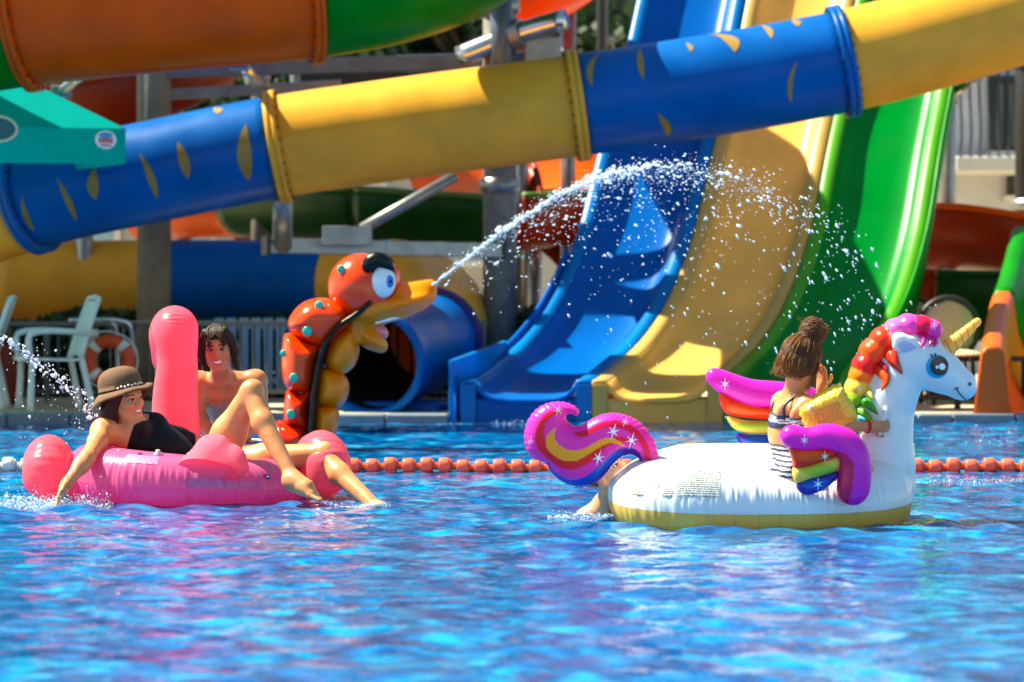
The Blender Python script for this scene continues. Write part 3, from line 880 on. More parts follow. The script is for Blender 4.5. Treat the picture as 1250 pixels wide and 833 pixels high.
# life ring on the railing
lr = thing('life_ring', 'orange life ring with white bands hanging on the railing', 'life ring', P(133,440,24.95))
c = P(133,440,24.95); 
for k in range(4):
    a0 = R(45+90*k+9); a1 = R(135+90*k-9)
    arc = [c+V(.165*math.cos(a),0,.165*math.sin(a)) for a in np.linspace(a0,a1,14)]
    build('ring_segment', *tube(arc, .058, 14), mat('buoy_orange', rgb(220,74,20), .5, var=.1), lr)
    arc = [c+V(.165*math.cos(a),0,.165*math.sin(a)) for a in np.linspace(a1-.005,a1+R(18)+.005,6)]
    build('white_band', *tube(arc, .0605, 14), M_WHITEP, lr)
rp_ = [c+V(.245*math.cos(a),-.01,.245*math.sin(a))*V(1,1,1+.03*math.sin(4*a)) for a in np.linspace(0,2*math.pi,40)]
build('grab_rope', *tube(rp_, .007, 6), M_WHITEP, lr)
# pool ladder rails behind life ring
ld = thing('pool_handrail', 'bent steel handrail by the life ring', 'handrail', V(P(150,470,25.1)[0],25.1,.06))
for dx in (0, .13):
    x = P(142,0,25.1)[0]+dx
    build('rail_tube', *tube(spline([V(x,25.2,.05),V(x,25.2,.5),V(x-.02,25.15,.74),V(x-.14,25.1,.8),V(x-.4,25.1,.8)], 24), .022, 10), mat('bright_steel'), ld)
# white paper box by the chair
bx = thing('paper_box', 'small white box with a printed side behind the plastic armchair', 'box', V(P(112,430,25)[0],25,.45))
MB().box(P(101,432,25.05)-V(0,.12,0), P(119,402,25.05)+V(0,.08,0)).build('carton', M_WHITEP, bx, bevel=.01)
MB().box(P(106,425,24.93)-V(0,.006,0), P(117,410,24.93)+V(0,0,0)).build('print_panel', mat('pink_print', rgb(214,150,140), .6, var=.3, vscale=30), bx)
MB().box((P(101,0,25.05)[0],24.95,.06),(P(111,0,25.05)[0],25.2,P(0,432,25.05)[2])).build('stand', M_DARK, bx, bevel=.01)
# red bag and dark lounger clutter behind chairs
rb = thing('beach_bag', 'rust red beach bag slumped behind the armchairs', 'bag', V(P(5,430,25.6)[0],25.4,.06))
S = SDF(P(-30,480,25.4)-V(0,.3,.2), P(35,380,25.4)+V(0,.3,.1), .02)
S.ell(P(3,450,25.4)-V(0,0,.05), (.2,.16,.3), k=.03); S.build('bag_body', mat('rust_cloth', rgb(130,40,22), .8, var=.2), rb)
hp = P(3,412,25.4); build('handle', *tube(spline([hp+V(-.08,0,-.05),hp+V(-.05,0,.12),hp+V(.05,0,.12),hp+V(.08,0,-.05)], 14), .014, 8), M_DARK, rb)

# dark dining chairs with beige backs at right
def dining_chair(x, y, ang, label):
    t = thing('dining_chair', label, 'chair', V(x,y,.06), 'dark chairs with beige backs')
    Rm = rot((0,0,1), ang); T = lambda q: V(x,y,.06)+Rm@V(*q)
    fr = [T((-.27*math.cos(a), 0, .66+.27*math.sin(a))) for a in np.linspace(0,2*math.pi,30)]
    build('back_frame', *tube(fr, .024, 8), M_DARK, t)
    S = SDF(T((0,0,.66))-V(.4,.4,.4), T((0,0,.66))+V(.4,.4,.4), .02)
    S.ell(T((0,0,.66)), (.25,.035,.25), M=Rm, k=.01); S.build('back_pad', mat('beige_weave', rgb(190,172,138), .8, var=.15, vscale=40, bump=.3), t)
    S = SDF(T((0,-.2,.42))-V(.4,.4,.2), T((0,-.2,.42))+V(.4,.4,.2), .02)
    S.ell(T((0,-.2,.42)), (.26,.25,.06), M=Rm, k=.01); S.build('seat_pad', mat('beige_weave'), t)
    for sx in (-1,1):
        for yy, z1 in ((-.4,.4),(.03,.5)):
            MB().tube([T((.24*sx,yy*1.05,0)), T((.22*sx,yy,z1))], .018, 8).build('leg', M_DARK, t, smooth=True)
    return t
dining_chair(P(1158,500,25.9)[0], 25.9, R(6), 'dark framed chair with round beige back showing beside the unicorn horn')
dining_chair(P(1112,500,27.2)[0], 27.2, R(-14), 'dark framed chair with round beige back hidden behind the unicorn mane')

# teal parasol with oval badges
pt_ = thing('beach_parasol', 'teal square parasol with white oval badges jutting in at the left', 'parasol', V(P(-190,510,24)[0],24.3,.06))
cx0 = P(-190,0,24)[0]; cy0 = 24.3; half = (P(165,0,24)[0]-cx0)
zt = P(0,152,23.2)[2]; zb = P(0,197,23.2)[2]; za = P(0,-10,24)[2]
ang = R(0)
crn = [V(cx0+half*math.cos(a), cy0+half*math.sin(a), zt) for a in (R(-12),R(78),R(168),R(258))]
apex = V(cx0, cy0, za)
M_TEAL = mat('teal_canvas', rgb(0,176,172), .55, spec=.2, var=.08, vscale=4, trans=.45, bump=.15, bscale=90)
for i in range(4):
    a, b_ = crn[i], crn[(i+1) % 4]
    n = 9; v = []; f = []
    for p in range(n):
        for q in range(n):
            u_, w_ = p/(n-1), q/(n-1)
            base = a+(b_-a)*w_; pp = apex+(base-apex)*u_
            v.append(pp - V(0,0,.03*math.sin(math.pi*w_)*u_*(1-.25*u_)))
    f = [(p*n+q, p*n+q+1, (p+1)*n+q+1, (p+1)*n+q) for p in range(n-1) for q in range(n-1)]
    build('canopy_panel', v, f, M_TEAL, pt_)
    v = []; f = []
    for q in range(17):
        w_ = q/16; base = a+(b_-a)*w_ - V(0,0,.03*math.sin(math.pi*w_)*.75)
        v += [base, base-V(0,0,(zt-zb)*(.98))]
    f = [(2*q,2*q+1,2*q+3,2*q+2) for q in range(16)]
    va = build('valance', v, f, M_TEAL, pt_)
    MB().tube([apex-V(0,0,.05), a-V(0,0,.02)], .014, 6).build('rib', M_STEEL, pt_, smooth=True)
MB().tube([V(cx0,cy0,.06), apex+V(0,0,.1)], .03, 12).build('pole', M_STEEL, pt_, smooth=True)
build('base', *lathe([(0,.32),(.08,.30),(.1,.08),(.3,.06)], (cx0,cy0,.06), (0,0,1), 24), M_CONC, pt_, smooth=False)
build('finial', *uvsphere(apex+V(0,0,.12), .05), M_STEEL, pt_)
# badge on the front valance (front edge runs from corner 3 to corner 0)
def badge(a, b_, w_, rw, rh, zc):
    d = nrm(b_-a); nn = nrm(np.cross(d, V(0,0,1)));
    if nn[1] > 0: nn = -nn
    c = a+(b_-a)*w_+nn*.012; c = V(c[0],c[1],zc)
    def disc(name, ox, oz, sx, sz, m, lift, par):
        v = [c+nn*lift+d*(ox+sx*math.cos(t))+V(0,0,oz+sz*math.sin(t)) for t in np.linspace(0,2*math.pi,28,endpoint=False)]
        return build(name, v, [tuple(range(28))], m, par, smooth=False)
    q = disc('badge', 0, 0, rw, rh, mat('badge_white', rgb(236,236,236), .4), 0, pt_)
    disc('badge_top', 0, rh*.45, rw*.62, rh*.36, mat('badge_blue', rgb(50,150,200), .4), .003, q)
    for k in range(5): disc('badge_letter', -rw*.55+k*rw*.27, -rh*.1, rw*.11, rh*.30, mat('badge_red', rgb(200,50,50), .4), .004, q)
    for k in range(4): disc('badge_letter', -rw*.35+k*rw*.24, -rh*.62, rw*.09, rh*.14, mat('badge_red', rgb(200,50,50), .4), .004, q)
def badge2(a, b_, w_, rw, rh, zc):
    d = nrm(b_-a); nn = nrm(np.cross(d, V(0,0,1))); nn = -nn if nn[1] > 0 else nn
    c = a+(b_-a)*w_+nn*.012; c = V(c[0],c[1],zc)
    rg = np.array([c+d*rw*math.cos(t)+V(0,0,rh*math.sin(t)) for t in np.linspace(0,2*math.pi,40)])
    build('oval_outline', *tube(rg, .012, 6), mat('badge_cream', rgb(226,220,180), .5), pt_)
    build('oval_badge', [c+d*rw*math.cos(t)+V(0,0,rh*math.sin(t)) for t in np.linspace(0,2*math.pi,30,endpoint=False)], [tuple(range(30))], mat('badge_dark_teal', rgb(0,96,100), .5), pt_, smooth=False)
dd = crn[0]-crn[3]
badge(crn[3], crn[0], (P(126,0,23.6)[0]-crn[3][0])/dd[0], .095, .075, P(0,170,23.6)[2])
badge2(crn[3], crn[0], (P(-2,0,23.3)[0]-crn[3][0])/dd[0], .17, .10, P(0,140,23.3)[2]-.12)

# thin lamp mast at top
lm = thing('lamp_mast', 'thin black mast against the far hotel windows', 'mast', V(P(735,500,36)[0],36,.06))
MB().tube([V(P(735,0,36)[0],36,.05), V(P(735,0,36)[0],36,9)], .07, 10).build('mast', M_DARK, lm, smooth=True)
MB().box((P(735,0,36)[0]-.25,35.8,8.9),(P(735,0,36)[0]+.25,36.2,9.05)).build('lamp_head', M_DARK, lm, bevel=.02)
build('foot', *lathe([(0,.18),(.05,.18),(.06,.09),(.2,.08)], (P(735,0,36)[0],36,.06), (0,0,1), 16), M_DARK, lm, smooth=False)

# lane rope
lr = thing('lane_rope', 'floating lane rope of coral red discs, white at one end, strung across the pool', 'lane rope', V(0,17,0))
MB().tube([V(-4.4,17,.035), V(4.4,17,.035)], .006, 6).build('rope', M_DARK, lr, smooth=True)
M_FLO = mat('coral_float', rgb(255,124,92), .35, trans=.35, var=.05); M_HUB = mat('orange_hub', rgb(250,84,10), .35); M_FLW = mat('white_float', rgb(232,226,214), .4, trans=.2)
pf_ = {}
for i in range(78):
    x = -4.1+i*.105
    m_ = 'w' if x < -2.8 else 'c'
    if m_ not in pf_:
        prof = [(0,.012),(.002,.036),(.010,.041),(.05,.042),(.062,.040),(.066,.034),(.066,.012)]
        a = build('float', *lathe(prof, (x,17,.038), (1,0,0), 20, cap=False), M_FLW if m_ == 'w' else M_FLO, lr)
        rb_ = MB()
        for k in range(8):
            an = k*math.pi/4+.2; c = V(0,math.cos(an),math.sin(an))
            rb_.bar(V(x+.068,17,.03)+c*.012, V(x+.068,17,.03)+c*.036, .03, .012, up=(1,0,0))
        rb_.tube([V(x+.064,17,.03), V(x+.104,17,.03)], .022, 10)
        h = rb_.build('float_hub', M_FLW if m_ == 'w' else M_HUB, a)
        pf_[m_] = (a, h, x)
    else:
        a, h, xa = pf_[m_]
        c = a.copy(); COL.objects.link(c); c.parent = lr; dz = random.uniform(-.008,.008); c.location = (x-xa,random.uniform(-.006,.006),dz); c.rotation_euler = (random.uniform(-.0,.0),0,0)
        c2 = h.copy(); COL.objects.link(c2); c2.parent = c
# ------------------------------------------------------------------ inflatable rings (parametric)
def ring_path(a, b, e, n):
    """superellipse path, unit-speed-ish"""
    t = np.linspace(0, 2*math.pi, 2000, endpoint=False)
    c, s = np.cos(t), np.sin(t)
    p = np.stack([a*np.sign(c)*np.abs(c)**(2/e), b*np.sign(s)*np.abs(s)**(2/e)], -1)
    q = np.vstack([p, p[:1]]); L_ = np.concatenate([[0], np.cumsum(np.linalg.norm(np.diff(q, axis=0), axis=1))])
    u = np.linspace(0, L_[-1], n, endpoint=False)
    return np.stack([np.interp(u, L_, q[:, 0]), np.interp(u, L_, q[:, 1])], -1), L_[-1]
def ring_surface(c, yaw, a, b, e, rw, rh, deform=None, n=420, m=56, wr=.004, seed=1, lift=0., s_range=None, t_range=None, wrfn=None):
    """inflated ring; tube angle 0 = outward, 90 = up. returns grid of points"""
    p, L_ = ring_path(a, b, e, n)
    tg = np.roll(p, -1, 0)-np.roll(p, 1, 0); tg /= np.linalg.norm(tg, axis=1)[:, None]
    nr = np.stack([tg[:, 1], -tg[:, 0]], -1)
    # smooth normals
    for _ in range(6): nr = (np.roll(nr, 1, 0)+nr*2+np.roll(nr, -1, 0)); nr /= np.linalg.norm(nr, axis=1)[:, None]
    th = np.linspace(0, 2*math.pi, m, endpoint=False) if t_range is None else np.linspace(*t_range, m)
    if s_range is not None:
        i = np.linspace(s_range[0]*n, s_range[1]*n, s_range[2]); i0 = np.floor(i).astype(int) % n; fr = (i-np.floor(i))[:, None]
        P2 = p[i0]*(1-fr)+p[(i0+1) % n]*fr; N2 = nr[i0]*(1-fr)+nr[(i0+1) % n]*fr; sv = i/n
    else: P2, N2, sv = p, nr, np.arange(n)/n
    r = np.random.default_rng(seed)
    ph = r.random(6)*6.28; fq = np.array([57, 83, 111, 140, 171, 37])
    w = sum(np.sin(2*math.pi*fq[k]*sv+ph[k]) for k in range(6))/6
    co, si = np.cos(th), np.sin(th)
    seam = np.exp(-((np.abs(np.angle(np.exp(1j*(th-0.0))))-.30)/.28)**2) + .8*np.exp(-((np.abs(np.angle(np.exp(1j*(th-math.pi)))))/.4)**2)
    rad = 1 + (wr/rw)*2.2*w[:, None]*seam[None, :]
    # squarish-round section
    X_ = np.sign(co)*np.abs(co)**.9*(rw+lift); Z_ = np.sign(si)*np.abs(si)**.9*(rh+lift)
    out = P2[:, None, :] + N2[:, None, :]*(X_[None, :, None]*rad[:, :, None])
    z = np.broadcast_to(Z_[None, :]*rad, rad.shape)
    cy, sy = math.cos(yaw), math.sin(yaw)
    gx = c[0]+out[..., 0]*cy-out[..., 1]*sy; gy = c[1]+out[..., 0]*sy+out[..., 1]*cy
    G = np.stack([gx, gy, c[2]+z], -1)
    if deform is not None: G = deform(G)
    return G, th
def grid_faces(n, m, cu, cv):
    i = np.arange(n if cu else n-1); j = np.arange(m if cv else m-1)
    I, J = np.meshgrid(i, j, indexing='ij'); I2, J2 = (I+1) % n, (J+1) % m
    return np.stack([I*m+J, I2*m+J, I2*m+J2, I*m+J2], -1).reshape(-1, 4)

# procedural print (rows of tiny illegible marks), transparent elsewhere is avoided: a pale label sheet with marks
def print_mat(name, base, ink, sx, sy, dens=.5, axis='XZ'):
    m = bpy.data.materials.new(name); m.use_nodes = True
    nt = m.node_tree; b = nt.nodes['Principled BSDF']; b.inputs['Roughness'].default_value = .35
    uv = nt.nodes.new('ShaderNodeUVMap'); mpn = nt.nodes.new('ShaderNodeMapping'); mpn.inputs['Scale'].default_value = (sx, sy, 1)
    nt.links.new(uv.outputs[0], mpn.inputs[0])
    sp = nt.nodes.new('ShaderNodeSeparateXYZ'); nt.links.new(mpn.outputs[0], sp.inputs[0])
    fl = nt.nodes.new('ShaderNodeMath'); fl.operation = 'FLOOR'; nt.links.new(sp.outputs[1], fl.inputs[0])
    fr = nt.nodes.new('ShaderNodeMath'); fr.operation = 'FRACT'; nt.links.new(sp.outputs[1], fr.inputs[0])
    ln = nt.nodes.new('ShaderNodeMath'); ln.operation = 'LESS_THAN'; ln.inputs[1].default_value = .62; nt.links.new(fr.outputs[0], ln.inputs[0])
    cb = nt.nodes.new('ShaderNodeCombineXYZ'); nt.links.new(sp.outputs[0], cb.inputs[0]); nt.links.new(fl.outputs[0], cb.inputs[1])
    wn_ = nt.nodes.new('ShaderNodeTexNoise'); wn_.inputs['Scale'].default_value = 1.0; wn_.inputs['Detail'].default_value = 2
    nt.links.new(cb.outputs[0], wn_.inputs['Vector'])
    gt = nt.nodes.new('ShaderNodeMath'); gt.operation = 'GREATER_THAN'; gt.inputs[1].default_value = 1-dens; nt.links.new(wn_.outputs[0], gt.inputs[0])
    mu = nt.nodes.new('ShaderNodeMath'); mu.operation = 'MULTIPLY'; nt.links.new(gt.outputs[0], mu.inputs[0]); nt.links.new(ln.outputs[0], mu.inputs[1])
    mx = nt.nodes.new('ShaderNodeMix'); mx.data_type = 'RGBA'; mx.inputs[6].default_value = (*base, 1); mx.inputs[7].default_value = (*ink, 1)
    nt.links.new(mu.outputs[0], mx.inputs[0]); nt.links.new(mx.outputs[2], b.inputs['Base Color'])
    return m
def add_uv(o, n, m):
    uvl = o.data.uv_layers.new(name='UVMap')
    vi = np.zeros(len(o.data.loops), np.int32); o.data.loops.foreach_get('vertex_index', vi)
    u = np.stack([(vi//m)/(n-1), (vi % m)/(m-1)], -1).astype(np.float32)
    uvl.data.foreach_set('uv', u.ravel())
def ring_patch(name, parent, args, s0, s1, t0, t1, m, n=60, k=14, lift=.0022):
    g, _ = ring_surface(*args, s_range=(s0, s1, n), t_range=(t0, t1), m=k, lift=lift, wr=0)
    o = build(name, g.reshape(-1, 3), grid_faces(n, k, False, False), m, parent); add_uv(o, n, k); return o

# ------------------------------------------------------------------ unicorn float
UC = V(1.135, 13.47, .125)
UDep = 13.47
uni = thing('unicorn_float', 'white unicorn pool float with yellow underside, rainbow mane and curling tail', 'pool float', V(UC[0], UC[1], -.06))
M_VW = mat('white_vinyl', rgb(238,238,240), .28, trans=.12, bump=.03, bscale=9, coat=.2)
M_VY = mat('yellow_vinyl', rgb(255,208,100), .3, spec=.3, trans=.4)
M_VC = mat('printed_vinyl', rough=.28, vcol=True, trans=.22, spec=.4)
def uni_deform(G):
    G = G.copy(); dz = G[...,2]-UC[2]
    G[...,2] += (G[...,1]-UC[1])*math.tan(R(5))
    w = np.exp(-(((G[...,0]-1.36)/.26)**2+((G[...,1]-13.28)/.30)**2))
    q = np.clip((.78-G[...,0])/.32, 0, 1)
    G[...,2] -= (w*.065+q*.06)*np.clip(dz/.15, 0, 1); return G
UA = (UC, R(1.5), .695-.19, .475-.19, 2.6, .19, .185, uni_deform)
g, th = ring_surface(*UA, n=460, m=64, wr=.0035, seed=3)
gf = grid_faces(460, 64, True, True)
j = gf[:, 0] % 64
an = np.angle(np.exp(1j*(th[j]+.05)))
mi = ((an < R(-3)) & (an > R(-150))).astype(int)
build('ring', g.reshape(-1, 3), gf, [M_VW, M_VY], uni, mi=mi)
S = SDF(UC-V(.6,.42,.2), UC+V(.6,.42,.25), .012)
S.ell(UC+V(-.02,0,.02), (.44,.26,.13), k=.02); S.build('seat_cushion', M_VW, uni)
# printed warning panels on the near side of the ring (path param: 0 = +x, .25 = +y, .5 = -x, .75 = -y)
PRN = print_mat('warning_print', rgb(222,222,220), rgb(60,58,56), 60, 15, .54)
PRL = print_mat('stripe_print', rgb(228,228,226), rgb(110,100,96), 3, 9, .8)
ring_patch('printed_label', uni, UA, .600, .674, R(14), R(62), PRN)
ring_patch('printed_label', uni, UA, .560, .578, R(14), R(45), PRL)
pb = mat('print_blue', rgb(20,84,170), .35)
def ring_disc(parent, args, s, t, rs, rt, m, name='printed_mark', lift=.003):
    v = []
    for q in np.linspace(0, 2*math.pi, 20, endpoint=False):
        gg, _ = ring_surface(*args, s_range=(s+rs*math.cos(q), s+rs*math.cos(q), 1), t_range=(t+rt*math.sin(q), t+rt*math.sin(q)), m=1, lift=lift, wr=0)
        v.append(gg[0, 0])
    return build(name, v, [tuple(range(20))], m, parent, smooth=False)
o = ring_disc(uni, UA, .586, R(34), .0042, R(6), pb); ring_disc(o, UA, .586, R(34), .0016, R(3.5), M_WHITEP, 'printed_letter', .0045)
for q in (.592, .5965): ring_disc(uni, UA, q, R(34), .0018, R(5), mat('print_grey', rgb(150,148,146), .4))
ring_disc(uni, UA, .40, R(78), .007, R(5), pb)

def uP(px, py, D=UDep): return P(px, py, D)
# neck and head
S = SDF(uP(1030,600)-V(.05,.22,.05), uP(1205,390)+V(.05,.22,.05), .0075)
S.chain([uP(1078,592), uP(1078,560), uP(1080,520), uP(1088,480), uP(1100,448)], [.15,.135,.118,.112,.118], k=.05)
S.ell(uP(1118,437), (.145,.115,.115), M=rot((0,1,0), R(12)), k=.05)
S.chain([uP(1120,438), uP(1150,455), uP(1172,468)], [.11,.085,.066], k=.05)
S.ell(uP(1172,470), (.078,.072,.062), M=rot((0,1,0), R(38)), k=.03)
S.cone(uP(1064,560), uP(1068,500), .11, .11, k=.05)
nh = S.build('neck_and_head', mat('white_vinyl'), uni)
from mathutils.bvhtree import BVHTree
_me = nh.data; BV = BVHTree.FromPolygons([tuple(np.array(v_.co)+OFF[nh]) for v_ in _me.vertices], [tuple(p_.vertices) for p_ in _me.polygons])
def surf(px, py, side):
    p = uP(px, py); h = BV.ray_cast(Vector((p[0], p[1]+side*1., p[2])), Vector((0, -side, 0)))
    return np.array(h[0]) if h[0] is not None else p
# horn: fluted cone
hb, ht = uP(1156,427), uP(1193,393)
ax = nrm(ht-hb); Lh = np.linalg.norm(ht-hb)+.05
pr = []
for i in range(41):
    q = i/40; pr.append((q*Lh, (.043*(1-q)+.016*q)*(1+.05*math.sin(q*44))*(1 if q < .94 else math.sqrt(max(0, 1-((q-.94)/.06)**2))*.98+.02)))
build('horn', *lathe(pr, hb-ax*.03, ax, 24), mat('gold_vinyl', rgb(255,206,100), .3, spec=.3, trans=.35), uni)
for q in (.16,.32,.48,.64,.80):
    c = hb-ax*.03+ax*Lh*q; r_ = (.043*(1-q)+.016*q)*1.055
    s1 = nrm(np.cross(ax, (0,1,0))); tl = nrm(ax+.0*s1)
    pts = [c + r_*(math.cos(a)*s1+math.sin(a)*nrm(np.cross(ax, s1)))+ax*.012*math.cos(a) for a in np.linspace(0, 2*math.pi, 24)]
    build('horn_groove', *tube(pts, .0022, 6), mat('gold_line', rgb(214,140,50), .4), uni)
# ear
S = SDF(uP(1080,440)-V(0,.2,0), uP(1125,400)+V(0,.1,0), .006)
S.ell(uP(1101,420)+V(0,-.105,0), (.06,.026,.042), M=rot((0,1,0), R(-8)), k=.01)
S.ell(uP(1094,412)+V(0,-.10,0), (.034,.026,.026), k=.02)
def earcol(v):
    c = np.tile(rgb(238,238,240), (len(v), 1)); d = v-uP(1103,424)-V(0,-.12,0)
    c[(d[:,0]/.042)**2+((d[:,2]+.2*d[:,0])/.027)**2 < 1] = rgb(190,196,232); return c
S.build('ear', M_VC, uni, colfn=earcol)
S = SDF(uP(1080,440)-V(0,-.06,0), uP(1125,400)+V(0,.2,0), .008)
S.ell(uP(1101,418)+V(0,.105,0), (.06,.026,.042), k=.01); S.build('ear', mat('white_vinyl'), uni)
# eye built as thin shaped shells pressed on the head, both sides
on_head = surf
def head_disc(name, px, py, rx, ry, lean, m, lift, parent, side=-1):
    v = []; n = 26
    c0 = on_head(px, py, side)
    for q in np.linspace(0, 2*math.pi, n, endpoint=False):
        a, b_ = rx*math.cos(q), ry*math.sin(q)
        x = px+a*math.cos(lean)-b_*math.sin(lean); y = py+a*math.sin(lean)+b_*math.cos(lean)
        p = on_head(x, y, side); v.append(p+V(0,side*lift,0))
    v.append(c0+V(0,side*(lift+.001),0))
    return build(name, v, [(i, (i+1) % n, n) for i in range(n)], m, parent)
M_EB = mat('eye_blue', rgb(30,160,205), .3); M_EK = mat('eye_brown', rgb(64,46,48), .25, var=.1); M_EW = mat('eye_white', rgb(245,245,245), .3); M_LINE = mat('ink_line', rgb(70,60,86), .4)
for side in (-1, 1):
    e = head_disc('eye', 1140, 447, 14, 14.5, .2, M_EB, .003, uni, side)
    head_disc('iris', 1142.5, 446, 11.5, 11.8, 0, M_EK, .005, e, side)
    head_disc('glint', 1146, 447, 4, 4, 0, M_EW, .007, e, side)
    head_disc('glint', 1139.5, 447.5, 2, 2, 0, M_EW, .007, e, side)
    for (a, b_) in (((1134,436),(1131.5,431)),((1138,434.5),(1137,430))):
        p = [on_head(a[0]+(b_[0]-a[0])*q, a[1]+(b_[1]-a[1])*q, side)+V(0,side*.006,0) for q in (0,.5,1)]
        build('eyelash', *tube(np.array(p), [.005,.004,.0015], 6), M_LINE, e)
    head_disc('nostril', 1181, 468.5, 2.2, 2.4, 0, M_LINE, .006, uni, side)
    p = [on_head(x, y, side)+V(0,side*.004,0) for x, y in ((1164,473.5),(1167,478),(1171,482.5),(1175,486),(1178,488))]
    build('smile', *tube(spline(p, 10), .0032, 6), M_LINE, uni)
    p = [on_head(x, y, side)+V(0,side*.004,0) for x, y in ((1162,475),(1164.5,473),(1167,472.5))]
    build('smile_corner', *tube(spline(p, 6), .003, 6), M_LINE, uni)

# mane: puffed colour lobes along the neck, with pointed locks on the side
lobes = [((1137,403),.050,rgb(238,60,180)),((1124,399),.055,rgb(225,20,80)),((1108,398),.058,rgb(240,80,190)),((1092,402),.05,rgb(246,110,200)),
         ((1078,415),.062,rgb(245,60,24)),((1066,430),.066,rgb(250,84,20)),((1056,446),.06,rgb(232,34,34)),((1050,459),.052,rgb(250,130,20)),
         ((1046,474),.056,rgb(246,214,90)),((1044,487),.05,rgb(150,205,50)),((1042,500),.05,rgb(40,150,50)),((1041,511),.048,rgb(30,170,200)),((1041,525),.055,rgb(60,40,150)),((1044,540),.05,rgb(70,40,160))]
lp_ = np.array([uP(*l[0]) for l in lobes])
S = SDF(lp_.min(0)-V(.1,.14,.1), lp_.max(0)+V(.1,.14,.1), .0062)
for (c, r_, col) in lobes: S.ell(uP(*c), (r_*1.05,.088,r_*1.0), k=.016)
def manecol(v):
    d = np.stack([np.linalg.norm((v-uP(*c))/V(1,1.6,1), axis=1)-r_*.75 for (c, r_, col) in lobes], -1)
    c = np.array([l[2] for l in lobes])[np.argmin(d, 1)]
    return c
S.build('mane', M_VC, uni, colfn=manecol)
def star(parent, c, nrmv, r_, m=None, spin=0., lift=.004, name='star_print'):
    nv = nrm(nrmv); u = nrm(np.cross(nv, (0,0,1))) if abs(nv[2]) < .95 else V(1,0,0); w = np.cross(u, nv)
    v = [np.asarray(c)+nv*lift]
    for i in range(12):
        a = spin+i*math.pi/6; rr = (r_ if i % 6 == 3 else r_*.72) if i % 2 else r_*.16
        v.append(np.asarray(c)+nv*lift+(u*math.cos(a)+w*math.sin(a))*rr)
    return build(name, v, [(0, 1+i, 1+(i+1) % 12) for i in range(12)], M_EW, parent, smooth=False)
# side locks: thin pointed flames (printed, slightly raised vinyl)
def neck_y(px, py): return max(uP(px, py)[1]-surf(px, py, -1)[1], 0)
def lock(pts, wd, m, lift=.008):
    c = spline([V(*p, 0) for p in pts], 14)[:, :2]; t = np.gradient(c, axis=0); t /= np.linalg.norm(t, axis=1)[:, None]; nn = np.stack([-t[:,1], t[:,0]], -1)
    w = wd*np.sin(np.linspace(.35, 1, 14)*math.pi)**.9
    v = []
    for i in range(14):
        for s_ in (-.5, 0, .5):
            x, y = c[i]+nn[i]*w[i]*s_
            p = uP(x, y); v.append(V(p[0], p[1]-neck_y(x, y)-lift-(.008 if s_ == 0 else 0), p[2]))
    build('mane_lock', v, grid_faces(14, 3, False, False), m, uni, solid=.006)
mk = lambda n_, *c: mat('vinyl_'+n_, rgb(*c), .28, trans=.15, coat=.2)
lock([(1062,420),(1080,428),(1088,442),(1097,456)], 17, mk('red',238,58,30))
lock([(1052,440),(1068,448),(1078,462),(1072,476)], 15, mk('orange',244,90,26))
lock([(1066,438),(1076,448),(1080,455)], 8, mk('crimson',196,24,40), .012)
lock([(1044,468),(1056,476),(1062,488)], 10, mk('lemon',240,214,110))
lock([(1042,484),(1056,492),(1067,504)], 13, mk('green',70,170,50))
lock([(1042,500),(1054,506),(1062,518)], 10, mk('leaf',110,190,40), .011)
lock([(1041,508),(1052,514),(1058,526)], 9, mk('cyan',40,175,215), .012)
for (a, b_, c_) in [((1118,404),(1124,414),(1120,424)),((1126,404),(1134,414),(1130,422)),((1134,406),(1141,414),(1136,423))]:
    lock([a, b_, c_], 8, mk('magenta',228,40,150))
star(uni, lp_[1]+V(.05,-.088,.01), (0,-1,.1), .03); star(uni, lp_[4]+V(.02,-.09,.03), (0,-1,.1), .026); star(uni, lp_[8]+V(.0,-.09,.0), (0,-1,.1), .022); star(uni, lp_[12]+V(.0,-.09,.01), (0,-1,.1), .02)
# handle on the neck
hc = uP(1077,515)+V(-.02,-.135,0)
build('handle', *tube(spline([hc+V(-.01,.03,-.06),hc+V(-.012,-.03,-.04),hc+V(.012,-.035,.05),hc+V(.02,.03,.07)], 16), .010, 8), mat('handle_vinyl', rgb(222,226,230), .3), uni)
build('handle_patch', *uvsphere(hc+V(0,.022,0), (.05,.012,.085), 20, 10), mat('white_vinyl'), uni)

# tail: flat puffed S-curve with printed bands
def tl_(pts): 
    q = np.array([uP(*p) for p in pts]); o_ = uP(720,545); return np.stack([q[:,0]-o_[0], q[:,2]-o_[2]], -1)
outline = [(805,558),(800,540),(788,522),(770,509),(750,504),(730,507),(712,516),(702,519),(692,514),(690,505),(697,502),(706,506),(708,512),(706,500),(698,493),(682,490),(665,493),(651,503),(642,518),(640,536),(645,552),(657,563),(672,568),(678,580),(692,590),(710,594),(728,590),(742,578),(752,564),(764,556),(776,558),(786,570),(800,572)]
outline = [(804,556),(798,536),(786,520),(770,509),(750,504),(732,507),(716,515),(703,520),(693,515),(691,507),(697,505),(704,508),(707,502),(702,496),(690,491),(674,491),(658,497),(646,510),(640,528),(642,547),(651,560),(666,566),(674,578),(688,589),(706,594),(724,591),(738,581),(750,566),(762,557),(776,558),(786,568),(802,572)]
pl = closed(tl_(outline), 110)
fr_t = (uP(720,545), V(1,0,0), V(0,1,0), V(0,0,1))
lo = uP(640,594)-V(.06,.11,.06); hi = uP(806,490)+V(.06,.11,.06)
S = SDF(lo, hi, .0055)
pillow(S, pl, fr_t, .075, puck=.0024, pn=64)
